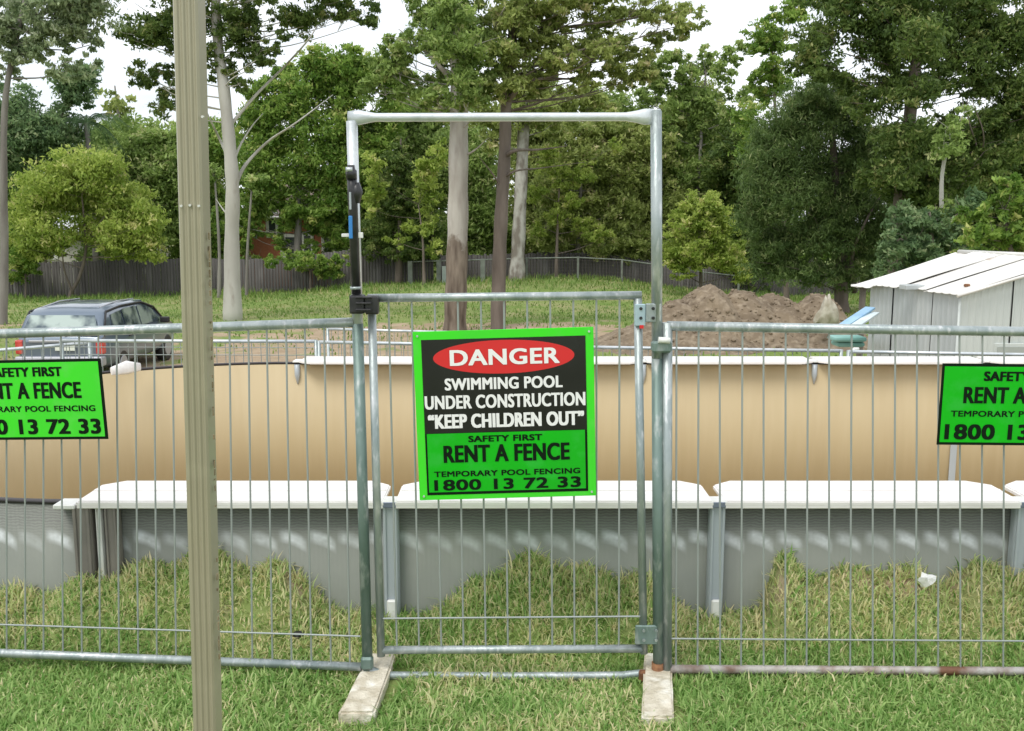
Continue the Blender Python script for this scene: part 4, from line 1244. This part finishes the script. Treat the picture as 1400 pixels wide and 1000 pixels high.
DENS = 1.0
def tree(name, label, Y, trunk, r0, r1, clumps, leaf, bark, size=.16, dens=1.0, droop=.5, limbs=(), seed=0, cat='tree', group=None, flare=True, depth=1.0, twigs=True, asp=.38, zfrac=None):
    """trunk/limbs: photo pixels surveyed at distance Y; clumps (u, v, ru, rv) in pixels at that distance"""
    r_ = np.random.default_rng(seed + 100)
    tp = [P(u, v, Y + (r_.uniform(-.1, .1) if i else 0)) for i, (u, v) in enumerate(trunk)]
    b = tp[0].copy(); b.z = gz(b.x, b.y)
    if abs(b.z - tp[0].z) > .02:
        if b.z < tp[0].z: tp = [b] + tp
        else: tp[0] = b
    t = thing(name, label, cat, tuple(b), 0, group)
    tp[0] = tp[0] - Vector((0, 0, .25))
    rad = list(np.linspace(r0, r1, len(tp)))
    if flare: rad[0] *= 1.25
    pts, rd = smooth_path(tp, rad)
    bm = bmesh.new()
    rd = [x * (1 + .05 * math.sin(i * 1.7 + seed)) for i, x in enumerate(rd)]
    tube(bm, pts, rd, 12)
    obj('trunk', bm, bark, t)
    sc = Y / F
    lb = bmesh.new(); nl = 0
    for L_ in limbs:
        lp = [P(u, v, Y + (k_ * .35 * (1 if r_.uniform() < .5 else -1))) for k_, (u, v) in enumerate(L_[1])]
        lr = list(np.linspace(L_[0] * .8, L_[0] * .12, len(lp)))
        a_, c_ = smooth_path(lp, lr); tube(lb, a_, c_, 7); nl += 1
    cen, rads, cnt = [], [], []
    extra_ = []
    for i, a in enumerate(clumps):          # smaller sprays bridging neighbouring clumps
        nb = sorted(((b_[0] - a[0]) ** 2 + (b_[1] - a[1]) ** 2, j) for j, b_ in enumerate(clumps) if j != i)[:2]
        for d2, j in nb:
            b_ = clumps[j]
            if d2 ** .5 < 1.5 * (a[2] + b_[2]) and r_.uniform() < .75:
                extra_.append(((a[0] + b_[0]) / 2 + r_.normal() * 5, (a[1] + b_[1]) / 2 + r_.normal() * 4, (a[2] + b_[2]) * .36, (a[3] + b_[3]) * .34))
    n_main = len(clumps)
    for ci, (u, v, ru, rv, *fr_) in enumerate(list(clumps) + extra_):
        dy = fr_[0] if fr_ else r_.uniform(-1, 1) * max(ru, rv) * sc * depth
        c = P(u, v, Y + dy); rx, rz = ru * sc * 1.16, rv * sc * 1.25
        cen.append((c.x, c.y, c.z)); rads.append((rx, (rx + rz) / 2 * .95, rz))
        cnt.append(int(dens * DENS * 4.6 * math.pi * rx * rz / (size * size * asp * .5)) + 8)
        if twigs and ci < n_main:
            # a limb from the trunk into the clump, then two sprays
            cands = [p for p in pts if p.z < c.z + .1] or pts[:1]
            s_ = min(cands, key=lambda p: (p - c).length + .35 * abs(p.z - (c.z - .8)))
            k_ = pts.index(s_)
            r_l = min(rd[k_] * .4, .018 + .014 * rx)
            mid = s_.lerp(c, .5) + Vector((r_.normal() * .15, r_.normal() * .15, -.12 * (s_ - c).length * .4))
            a_, c2 = smooth_path([s_, mid, c], [r_l, r_l * .7, r_l * .35], 4); tube(lb, a_, c2, 5, caps=False); nl += 1
            for q_ in range(3):
                e = Vector(c) + Vector((r_.normal() * rx * .6, r_.normal() * rx * .6, abs(r_.normal()) * rz * .6))
                tube(lb, [mid.lerp(c, .6), mid.lerp(e, .7) + Vector((0, 0, .1)), e], [r_l * .4, r_l * .28, r_l * .12], 4, caps=False)
    if nl: obj('limbs', lb, bark, t)
    else: lb.free()
    if cen:
        me = leaf_mesh(np.array(cen), np.array(rads), cnt, size, droop, r_, asp)
        obj('crown', me, leaf, t)
    return t

# --- backing wood far behind the fence: three kinds, copied
def proto_tree(name, seed, h, w_, leaf, bark, size):
    r_ = np.random.default_rng(seed)
    cen, rad, cnt = [], [], []
    for i in range(34):
        k = r_.uniform(0, 1) ** 1.0
        z = h * (.04 + .82 * k); ww = w_ * (1 - .55 * max(0, k - .45) / .55)
        a = r_.uniform(0, 2 * np.pi); d = ww * r_.uniform(.15, .85)
        rr = w_ * r_.uniform(.25, .42)
        cen.append((d * math.cos(a), d * math.sin(a), z)); rad.append((rr, rr, rr * .8))
        cnt.append(int(2.6 * math.pi * rr * rr * .8 / (size * size * .5 * .5) * .5))
    tb_ = bmesh.new()
    pts, rd = smooth_path([(0, 0, -.3), (.1, 0, h * .3), (-.05, .1, h * .6), (.1, 0, h * .92)], [.22, .17, .12, .04])
    tube(tb_, pts, rd, 8)
    for c in cen[::2]:
        s_ = min(pts, key=lambda p: abs(p.z - c[2] + .8)); tube(tb_, [s_, Vector(c)], [.06, .02], 4, caps=False)
    tm = bpy.data.meshes.new('trunk'); tb_.to_mesh(tm); tb_.free(); tm.materials.append(bark)
    cm = leaf_mesh(np.array(cen), np.array(rad), cnt, size, .4, r_, .5); cm.materials.append(leaf)
    return tm, cm
protos = [proto_tree('a', 1, 9.5, 2.6, M['lf_mid'], M['bark_grey'], .30), proto_tree('b', 2, 10.5, 2.4, M['lf_olive'], M['bark_grey'], .30), proto_tree('c', 3, 9.0, 2.8, M['lf_dark'], M['bark_brown'], .30)]
kinds = ['mid green', 'olive green', 'dark green']
back = []
for i in range(44):
    x = -38 + i * 1.85 + random.uniform(-.7, .7); y = random.uniform(64, 80)
    back.append((x, y, random.choice([0, 1, 2]), random.uniform(.95, 1.32)))
prev_u = {}
for x, y, k, s in back:
    u = 700 + x / y * 1355
    if abs(u - 405) < 60 or (-60 < u < 90): y = max(y, 72)
    if not -60 < u < 1460: continue
    where = ('beyond the small yellow green tree at the far left' if u < 150 else 'beyond the round topped tree left of the beige post' if u < 255 else 'beyond the brick house and white gum' if u < 480 else
             'beyond the dark conifer and thick gum' if u < 660 else 'beyond the mottled gum' if u < 900 else 'beyond the rounded olive bush' if u < 1040 else 'beyond the huge dark casuarina' if u < 1240 else 'beyond the metal shed')
    t = thing('wood_tree', kinds[k] + ' wood tree ' + where, 'tree', (x, y, gz(x, y)), random.uniform(0, 6.28), 'wood behind the fences, ' + kinds[k])
    t.scale = (s, s, s)
    for nm, me in (('trunk', protos[k][0]), ('crown', protos[k][1])):
        o = bpy.data.objects.new(nm, me); link(o, t)

def split_labels(prefix='wood_tree'):
    sets_ = {}
    for o in bpy.data.objects:
        if o.name.split('.')[0] == prefix: sets_.setdefault(o['label'], []).append(o)
    order = ['first', 'second', 'third', 'fourth', 'fifth', 'sixth', 'seventh', 'eighth']
    for lab, os_ in sets_.items():
        os_.sort(key=lambda o: o.location.x / o.location.y)
        if len(os_) == 1: continue
        for i, o in enumerate(os_):
            w_ = ('left', 'right')[i] if len(os_) == 2 else ('left', 'middle', 'right')[i] if len(os_) == 3 else order[i] + ' from the left'
            o['label'] = lab + ', ' + w_ + (' one' if len(os_) < 4 else '')
split_labels()

bw = bark_two('bark_big_gum', P(600, 328, 27).z)
# --- left group
tree('tall_gum', 'tall grey green gum whose rough trunk stands at the left edge', 28, [(4, 441), (6, 340), (5, 240), (8, 130), (30, 20), (50, -60)], .14, .05,
     [(25, 12, 34, 22), (75, 18, 40, 20), (120, 25, 34, 24), (45, 68, 26, 16), (95, 45, 30, 14), (15, 50, 22, 12), (12, 95, 18, 12), (60, -30, 60, 25), (135, -15, 30, 22), (95, 96, 26, 14), (-40, 30, 40, 40), (130, 60, 16, 10), (60, 45, 30, 14), (20, 75, 16, 10), (100, 5, 30, 12), (5, 30, 16, 20)],
     M['lf_grey'], M['bark_grey'], .15, .75, .8, seed=1)
tree('shaggy_tree', 'dark bushy tree with a rounded clump against the sky at the upper left', 50.5, [(60, 398), (62, 300), (70, 200), (95, 130)], .2, .05,
     [(100, 112, 32, 20), (115, 100, 22, 14), (20, 140, 32, 20), (100, 140, 24, 12), (40, 180, 44, 28), (15, 190, 34, 40), (75, 175, 30, 24), (50, 215, 40, 24), (-20, 200, 40, 50), (90, 205, 30, 20)],
     M['lf_blue'], M['bark_brown'], .24, .9, .3, seed=2)
tree('round_topped_tree', 'round topped green tree rising behind the yellow green tree', 54, [(178, 398), (180, 300), (182, 210)], .2, .06,
     [(180, 188, 34, 24), (165, 215, 32, 24), (205, 210, 30, 28), (225, 190, 26, 22), (150, 240, 34, 28), (215, 250, 34, 34), (240, 225, 26, 40), (185, 270, 40, 34), (225, 300, 34, 34), (150, 290, 30, 30), (262, 260, 22, 40), (250, 320, 26, 24)],
     M['lf_gum'], M['bark_grey'], .26, 1.0, .3, seed=3)
tree('yellow_green_tree', 'small spreading yellow green tree with forked leaning trunk before the paling fence', 45.5, [(96, 403), (108, 380), (117, 345), (116, 310), (112, 270)], .10, .04,
     [(60, 252, 34, 24), (105, 226, 40, 22), (145, 238, 32, 24), (45, 285, 34, 26), (95, 268, 36, 26), (140, 278, 36, 26), (180, 275, 26, 24), (70, 316, 38, 22), (125, 318, 34, 18), (175, 318, 30, 22), (205, 305, 22, 22), (40, 330, 26, 16), (60, 345, 26, 12), (165, 345, 26, 14), (205, 340, 20, 16)],
     M['lf_bright'], M['bark_brown'], .20, .85, .9, seed=4, limbs=[(.07, [(100, 402), (88, 370), (84, 340), (72, 300)]), (.05, [(115, 330), (140, 300), (160, 270)])])
tree('low_shrub', 'low dark green shrub at the foot of the paling fence on the left', 47, [(35, 400), (35, 370)], .06, .03,
     [(30, 350, 26, 14), (20, 372, 22, 12), (45, 368, 14, 8)], M['lf_mid'], M['bark_brown'], .2, 1.0, .2, seed=44, cat='shrub')
# palm
def palm(u, v, Y, label):
    c = P(u, v, Y); b = Vector((c.x, c.y, gz(c.x, c.y)))
    t = thing('palm_tree', label, 'palm', tuple(b))
    obj('trunk', bar([b - Vector((0, 0, .2)), b.lerp(c, .5) + Vector((.1, 0, 0)), c], [.17, .13, .12], 10), M['bark_grey'], t)
    r_ = np.random.default_rng(5)
    for i in range(15):
        a = i * 2.4; el = .25 + .7 * ((i * .37) % 1)
        pts = []
        for k in range(9):
            s_ = k / 8 * 2.5
            pts.append(c + Vector((math.cos(a) * s_ * .85, math.sin(a) * s_ * .85, el * s_ - .42 * s_ * s_)))
        fb = bmesh.new(); tube(fb, pts, [.025 - .0022 * k for k in range(9)], 4)
        sd_ = Vector((-math.sin(a), math.cos(a), 0))
        for k in range(1, 32):
            f_ = k / 32 * 8; i0 = min(int(f_), 7); p = pts[i0].lerp(pts[i0 + 1], f_ - i0)
            d = (pts[i0 + 1] - pts[i0]).normalized()
            for sgn in (-1, 1):
                L_ = .62 * math.sin(math.pi * min(1, .15 + k / 36)) + .08
                tip = p + (sd_ * sgn * .75 + d * .45 + Vector((0, 0, -.45))).normalized() * L_
                q0, q1, q2 = fb.verts.new(p - d * .022), fb.verts.new(p + d * .022), fb.verts.new(tip)
                fb.faces.new((q0, q1, q2))
        o = obj('frond', fb, M['lf_blue'], t)
    return t
palm(118, 168, 51, 'feathery blue green palm crown showing above the trees at the left')

tree('white_gum', 'white trunked gum with forking pale limbs just right of the beige post', 30, [(318, 438), (317, 340), (318, 260), (314, 200), (306, 120), (298, 60), (294, -20), (292, -60)], .245, .12,
     [(195, 42, 32, 20), (230, 25, 26, 20), (225, 60, 26, 16), (172, 52, 12, 10), (192, 100, 18, 14), (212, 115, 18, 10), (235, 100, 14, 16), (222, 145, 18, 14), (238, 130, 12, 14), (265, 20, 30, 22), (325, 15, 28, 18), (320, 50, 24, 18), (345, 62, 22, 14), (365, 72, 18, 10),
      (400, 18, 30, 14), (428, 30, 24, 16), (455, 10, 26, 14), (490, 12, 24, 12), (505, 30, 10, 12), (470, 28, 12, 10), (355, 90, 20, 12), (318, 95, 12, 20), (340, 30, 22, 14), (350, -15, 40, 14), (380, 45, 18, 10), (270, 60, 18, 18), (330, 115, 14, 10), (292, 90, 10, 20), (250, -25, 60, 20), (440, -25, 60, 18)],
     M['lf_dark'], M['bark_white'], .14, .62, .6, limbs=[(.085, [(319, 262), (334, 228), (365, 195), (405, 168), (455, 130)]), (.06, [(317, 228), (328, 200), (345, 172), (360, 155)]), (.07, [(312, 215), (300, 190), (288, 165), (268, 120)]), (.05, [(317, 300), (306, 288), (295, 272)]),
      (.07, [(312, 175), (350, 130), (390, 90), (425, 50), (440, 20)]), (.06, [(300, 80), (260, 62), (220, 30), (185, 5)]), (.045, [(303, 100), (270, 85), (230, 75), (195, 60)])], seed=6)
tree('green_tree', 'dense mid green tree filling the gap between the white gum and the gate', 53, [(405, 398), (408, 300), (410, 200), (415, 120)], .22, .06,
     [(440, 90, 30, 20), (470, 100, 24, 22), (400, 120, 30, 22), (435, 130, 36, 24), (475, 140, 24, 28), (365, 150, 26, 20), (345, 175, 22, 24), (400, 165, 34, 24), (450, 185, 34, 30), (375, 200, 34, 26), (345, 225, 26, 26), (415, 225, 36, 26), (470, 235, 26, 30), (370, 250, 32, 24), (440, 265, 32, 22), (400, 275, 30, 14), (470, 285, 22, 20), (345, 280, 18, 22), (360, 285, 24, 12), (400, 293, 26, 14), (440, 293, 26, 16), (384, 325, 9, 16), (470, 318, 16, 22), (340, 320, 9, 22), (430, 312, 18, 8), (495, 200, 20, 40), (500, 100, 24, 24), (480, 72, 18, 12), (520, 95, 20, 16), (545, 110, 20, 20), (535, 150, 22, 22), (530, 190, 22, 24), (355, 125, 18, 14), (385, 95, 18, 12), (420, 80, 16, 10), (300, 300, 12, 22), (330, 305, 10, 24), (440, 305, 20, 12), (425, 335, 10, 9), (462, 325, 14, 12), (400, 305, 14, 12), (340, 350, 12, 10), (365, 322, 8, 5), (388, 332, 8, 14), (462, 340, 14, 12)],
     M['lf_mid'], M['bark_grey'], .25, .95, .4, seed=7)
tree('hanging_branch_shrub', 'bright leafy shrub spilling over the paling fence by the gate latch', 47.2, [(425, 402), (424, 370)], .07, .03,
     [(430, 366, 26, 11), (405, 355, 22, 10), (450, 372, 16, 9), (375, 358, 16, 8), (460, 352, 14, 8)], M['lf_mid'], M['bark_brown'], .20, 1.0, .5, seed=8, cat='shrub')
tree('thin_sapling', 'thin pale sapling trunk just left of the white gum', 44, [(299, 408), (300, 350), (297, 290), (294, 250)], .085, .04, [(290, 240, 18, 12)], M['lf_gum'], M['bark_grey'], .2, .6, seed=9)
tree('thin_sapling', 'thin pale sapling trunk just right of the white gum', 44, [(337, 405), (338, 350), (341, 300), (344, 262)], .085, .04, [(346, 250, 18, 12)], M['lf_gum'], M['bark_grey'], .2, .6, seed=10)

# --- centre group
tree('conifer', 'dark pyramid shaped conifer behind the left side of the gate arch', 47, [(545, 396), (546, 320), (547, 240), (548, 190)], .16, .03,
     [(546, 200, 10, 14), (540, 220, 16, 12), (558, 232, 16, 12), (530, 245, 18, 12), (552, 258, 24, 14), (572, 270, 20, 14), (525, 275, 22, 14), (545, 290, 28, 15), (580, 305, 22, 15), (515, 310, 24, 15), (545, 322, 32, 15), (590, 335, 20, 14), (505, 340, 24, 12), (545, 347, 30, 10), (570, 345, 22, 10)],
     M['lf_dark'], M['bark_brown'], .17, 1.0, .2, seed=11)
tree('light_green_shrub', 'light green shrub with tan tips in front of the dark conifer', 45, [(580, 392), (578, 330), (572, 280)], .07, .02,  # brighter yellow green leaf colour all over
     [(510, 225, 14, 18), (518, 255, 16, 12), (575, 240, 18, 14), (588, 265, 16, 16), (585, 300, 18, 14), (540, 330, 14, 8), (560, 312, 12, 8), (598, 215, 14, 20), (505, 285, 12, 18), (595, 335, 12, 14)], M['lf_bright'], M['bark_brown'], .2, .7, .3, seed=12)
tree('big_gum', 'thick gum with pale upper trunk and rough brown lower bark behind the gate', 27, [(622, 447), (624, 380), (626, 300), (627, 200), (628, 100), (624, 30), (620, -50)], .335, .20,
     [(560, 62, 24, 16), (585, 40, 24, 18), (550, 85, 16, 12), (600, 72, 26, 16), (620, 20, 30, 18), (655, 45, 30, 20), (580, 15, 26, 14), (605, 105, 24, 14), (640, 85, 26, 16), (575, 130, 20, 12), (650, 120, 22, 12), (530, 100, 16, 12), (545, 130, 14, 10), (600, 145, 22, 8), (650, -20, 50, 18), (590, -25, 40, 16), (680, 70, 22, 16), (620, 60, 30, 18), (515, 85, 16, 14), (500, 120, 14, 14), (640, 140, 26, 12), (560, 112, 22, 12), (670, 110, 20, 14), (535, 65, 16, 12), (625, 60, 34, 22, -1.3), (630, 112, 28, 18, -1.3), (622, 12, 34, 22, -1.3), (633, 142, 22, 8, -1.1), (595, 130, 20, 10, -1)],
     M['lf_gum'], bw, .14, .85, .6, limbs=[(.12, [(627, 150), (640, 105), (665, 60), (690, 10)]), (.10, [(626, 120), (600, 90), (570, 60), (545, 40)]), (.05, [(632, 215), (650, 205), (666, 190)])], seed=13)
tree('stringybark', 'slender brown barked tree between the two pale gum trunks', 27.5, [(681, 448), (682, 380), (685, 300), (690, 210), (692, 140), (697, 80), (705, 10), (708, -40)], .235, .10,
     [(695, 30, 28, 18), (735, 20, 28, 18), (775, 15, 30, 18), (720, 60, 28, 16), (760, 55, 30, 18), (700, 100, 26, 16), (745, 95, 28, 15), (790, 90, 24, 14), (815, 50, 26, 16), (850, 60, 24, 14), (835, 92, 26, 14), (870, 85, 20, 14), (885, 100, 14, 14), (820, 15, 26, 16), (860, 20, 26, 14), (895, 15, 24, 14), (925, 12, 24, 12), (945, 30, 20, 14), (920, 40, 16, 12), (870, 110, 20, 8), (720, 130, 22, 10), (680, 135, 20, 10), (770, 125, 16, 8), (790, -20, 90, 18), (935, 50, 10, 8), (715, 5, 40, 14), (745, 40, 26, 14), (800, 70, 24, 14), (840, 115, 22, 10), (805, 115, 18, 10), (730, 112, 22, 10), (665, 25, 18, 16), (890, 60, 14, 14), (698, 72, 24, 18, -1.1), (692, 112, 22, 14, -1.1), (703, 22, 26, 20, -1.1), (760, 80, 30, 14, -1), (830, 70, 24, 14, -1)],
     M['lf_olive'], M['bark_brown'], .14, .68, .6, limbs=[(.085, [(690, 215), (705, 206), (735, 205), (775, 200)]), (.05, [(688, 245), (705, 234), (740, 230), (800, 222)]), (.10, [(693, 140), (715, 115), (745, 92), (790, 70), (840, 60)]), (.07, [(694, 120), (740, 108), (790, 108), (850, 100)]), (.07, [(700, 60), (760, 40), (830, 30), (900, 20)]), (.05, [(688, 262), (675, 240), (655, 215)])], seed=14)
tree('spotted_gum', 'mottled pale gum trunk set back right of the brown barked tree', 46, [(706, 398), (708, 350), (712, 260), (716, 170), (718, 90)], .36, .22,
     [(700, 160, 26, 16), (740, 150, 30, 16), (725, 110, 34, 18), (790, 130, 26, 14), (760, 165, 30, 14), (660, 150, 26, 16), (820, 145, 24, 12), (675, 190, 18, 16), (650, 115, 22, 16), (600, 150, 20, 14)], M['lf_olive'], mat('bark_spotted', (.40, .385, .35), .85, 0, (.19, .165, .14), 2.6, 6, .4, 14, (1, 1, .5), lo=.42, hi=.58, col3=(.54, .52, .48), scale3=1.5), .24, .8, .5, seed=15)
tree('olive_thicket', 'tall olive green tree filling the right half of the gate arch', 50, [(790, 395), (792, 320), (795, 220)], .2, .06,
     [(760, 190, 26, 20), (800, 180, 30, 18), (840, 175, 30, 18), (775, 220, 30, 20), (820, 215, 32, 20), (862, 215, 24, 24), (750, 250, 24, 20), (795, 255, 32, 20), (840, 255, 30, 20), (760, 290, 28, 18), (810, 295, 32, 20), (855, 290, 26, 22), (745, 325, 20, 16), (785, 332, 28, 18), (830, 335, 28, 18), (868, 330, 18, 20), (800, 362, 28, 12), (850, 364, 24, 14), (878, 250, 18, 30), (880, 180, 18, 24)],
     M['lf_olive'], M['bark_grey'], .23, 1.0, .4, seed=16)
tree('green_understorey', 'fresh green young tree at the right of the mottled gum', 47.5, [(760, 394), (762, 320), (765, 250)], .09, .03,
     [(745, 225, 16, 14), (770, 245, 18, 12), (735, 265, 14, 14), (800, 235, 18, 12), (765, 290, 18, 14), (800, 310, 20, 12), (825, 325, 16, 10), (740, 310, 14, 12), (780, 270, 14, 10), (755, 205, 14, 10), (840, 200, 14, 10)],
     M['lf_bright'], M['bark_brown'], .19, .6, .4, seed=17)

# --- right group
tree('slim_gum', 'airy light green gum with sky gaps right of the gate arch', 52, [(950, 390), (952, 300), (958, 200), (965, 100)], .2, .05,
     [(940, 100, 20, 14), (965, 85, 16, 12), (985, 105, 16, 14), (945, 130, 22, 14), (975, 140, 22, 16), (925, 150, 18, 20), (1000, 80, 14, 12), (955, 165, 24, 14), (915, 185, 18, 18), (990, 180, 24, 20), (950, 200, 28, 18), (1010, 160, 18, 22), (910, 220, 16, 24), (975, 225, 28, 20), (940, 240, 24, 20), (1010, 215, 20, 24), (990, 260, 24, 22), (905, 120, 14, 12), (880, 140, 18, 14), (905, 90, 14, 12), (925, 72, 14, 10), (895, 105, 16, 12), (1010, 65, 12, 10), (1025, 130, 16, 14), (960, 70, 12, 8), (930, 110, 16, 12), (960, 285, 30, 22), (1010, 290, 24, 26)],
     M['lf_gum'], M['bark_grey'], .24, .72, .4, seed=18)
tree('olive_bush', 'rounded olive yellow bush standing behind the left end of the dirt mound', 42, [(958, 402), (958, 360), (955, 320)], .12, .04,
     [(958, 275, 22, 14), (940, 292, 22, 14), (978, 292, 22, 14), (925, 315, 20, 14), (958, 312, 28, 16), (990, 318, 20, 16), (920, 345, 20, 16), (950, 345, 26, 16), (985, 350, 24, 18), (1005, 345, 16, 16), (1015, 370, 14, 14), (935, 370, 22, 10)],
     M['lf_bright'], M['bark_brown'], .18, .85, .3, seed=19)
tree('sky_clump_tree', 'narrow topped tree poking into the bright sky between the two right hand trees', 44, [(1075, 400), (1070, 260), (1060, 150), (1055, 60)], .16, .04,
     [(1045, 45, 20, 14), (1035, 68, 16, 12), (1060, 62, 20, 14), (1050, 90, 20, 12), (1035, 105, 14, 10), (1065, 110, 18, 14), (1050, 130, 22, 12), (1030, 160, 22, 16), (1025, 195, 22, 20), (1080, 20, 20, 14), (1100, 5, 24, 12)],
     M['lf_mid'], M['bark_brown'], .20, .8, .4, seed=20)
tree('casuarina', 'huge dense dark green casuarina behind the dirt mound', 33, [(1150, 412), (1150, 330), (1142, 240), (1135, 150)], .3, .08,
     [(1100, 140, 36, 22), (1140, 125, 34, 22), (1065, 175, 30, 22), (1110, 180, 40, 26), (1160, 170, 40, 26), (1045, 215, 28, 26), (1090, 225, 40, 28), (1145, 225, 44, 30), (1195, 215, 36, 30), (1040, 260, 28, 26), (1085, 275, 40, 28), (1140, 280, 44, 30), (1195, 275, 40, 30), (1030, 300, 22, 22), (1070, 325, 40, 26), (1125, 330, 44, 26), (1180, 330, 44, 28), (1225, 320, 28, 30), (1055, 365, 34, 18), (1100, 375, 40, 18), (1150, 378, 40, 16), (1200, 372, 34, 16), (1040, 345, 20, 20)],
     M['lf_casuarina'], M['bark_brown'], .17, .85, .9, seed=21, asp=.20, limbs=[(.12, [(1168, 400), (1165, 350), (1185, 300), (1215, 250)]), (.1, [(1150, 390), (1175, 345), (1205, 330), (1240, 300)])])
tree('big_dark_gum', 'massive dark gum spreading across the upper right corner', 30, [(1225, 415), (1225, 340), (1235, 250), (1245, 150), (1255, 60), (1260, -30)], .3, .13,
     [(1110, 60, 28, 20), (1095, 90, 20, 12), (1130, 90, 28, 18), (1150, 30, 34, 22), (1190, 60, 30, 22), (1165, 110, 30, 16), (1205, 20, 34, 22), (1250, 35, 34, 24), (1225, 75, 26, 18), (1215, 115, 28, 18), (1300, 25, 34, 24), (1345, 40, 34, 24), (1290, 70, 30, 20), (1335, 85, 32, 22), (1385, 60, 30, 30), (1380, 110, 30, 24), (1250, 115, 24, 16), (1290, 112, 26, 14), (1340, 125, 26, 16), (1185, 145, 34, 18), (1230, 185, 34, 18), (1275, 190, 26, 14), (1380, 155, 28, 22), (1350, 170, 20, 20), (1325, 200, 26, 18), (1375, 205, 30, 24), (1240, 215, 34, 20), (1290, 225, 34, 20), (1340, 235, 30, 20), (1240, 255, 36, 22), (1285, 262, 34, 20), (1150, -15, 60, 20), (1250, -15, 60, 20), (1350, -15, 60, 20), (1255, 60, 34, 26, -1.6), (1248, 128, 30, 20, -1.6), (1238, 190, 32, 24, -1.6), (1232, 238, 34, 20, -1.6), (1300, 165, 16, 14), (1430, 40, 40, 40), (1435, 150, 40, 60), (1200, 240, 30, 20)],
     M['lf_dark'], M['bark_brown'], .145, .92, .6, seed=22, limbs=[(.08, [(1250, 330), (1285, 280), (1330, 235), (1345, 190), (1330, 140)]), (.05, [(1345, 240), (1335, 200), (1322, 150), (1330, 100)])])
tree('pale_limb_gum', 'thin pale trunked gum nearly hidden in leaves behind the metal shed', 27, [(1290, 380), (1288, 310), (1288, 240), (1300, 180)], .085, .04, [(1300, 175, 20, 14), (1320, 150, 16, 10), (1295, 205, 20, 18, -.5), (1290, 300, 24, 18, -.5), (1285, 330, 20, 20, -.5)], M['lf_gum'], M['bark_white'], .14, .6, .5, seed=23)
tree('dark_thicket', 'dark tangled thicket behind the shed roof', 26, [(1275, 400), (1275, 340), (1270, 290)], .1, .04,
     [(1240, 300, 26, 20), (1280, 295, 26, 16), (1235, 335, 28, 18), (1275, 330, 30, 18), (1260, 358, 30, 16), (1310, 345, 26, 16), (1325, 280, 24, 16), (1210, 365, 22, 16)],
     M['lf_blue'], M['bark_brown'], .15, 1.0, .3, seed=24)
tree('leafy_bush', 'large leafed brighter green bush above the shed roof at the right edge', 21, [(1385, 380), (1380, 330), (1372, 290)], .07, .03,
     [(1335, 295, 22, 14), (1365, 285, 22, 14), (1395, 275, 22, 20), (1350, 318, 26, 14), (1385, 312, 26, 18), (1325, 322, 18, 14), (1365, 340, 30, 12), (1400, 340, 24, 16), (1325, 345, 20, 10), (1430, 300, 30, 40), (1378, 250, 16, 12)],
     M['lf_mid'], M['bark_brown'], .16, .7, .2, seed=25)
# tree row closing the dark gaps under the canopy
for i, (u, Yy, k) in enumerate(((890, 52, 'lf_olive'), (1250, 44, 'lf_dark'), (1330, 42, 'lf_dark'), (1400, 40, 'lf_dark'), (480, 55, 'lf_dark'), (650, 56, 'lf_gum'), (1020, 50, 'lf_dark'), (150, 57, 'lf_gum'), (275, 56, 'lf_mid'), (560, 57, 'lf_gum'), (740, 58, 'lf_olive'), (830, 57, 'lf_gum'), (945, 58, 'lf_olive'), (20, 56, 'lf_mid'))):
    tree('background_tree', ['olive tree hidden behind the right arch post', 'deep green tree low behind the dark gum trunk', 'deep green tree behind the pale limbed gum', 'deep green tree behind the bright bush at the right edge', 'dark leafy tree behind the latch side of the arch', 'leafy tree seen between the gum trunks', 'dark tree behind the rounded olive bush', 'soft green tree between the yellow green tree and the round topped tree', 'mid green tree behind the beige post', 'soft green tree behind the dark conifer', 'olive tree just right of the mottled gum trunk', 'soft green tree behind the olive tree in the arch', 'olive tree behind the airy slim gum', 'mid green tree at the far left edge behind the paling fence'][i], Yy,
         [(u, 398), (u + 4, 320), (u + 2, 230)], .18, .06,
         [(u + random.uniform(-32, 32), v, 30, 22) for v in range(185 if u not in (560, 740, 830, 945) else 140, 385, 12)], M[k], M['bark_grey'], .26, .9, .4, seed=30 + i)
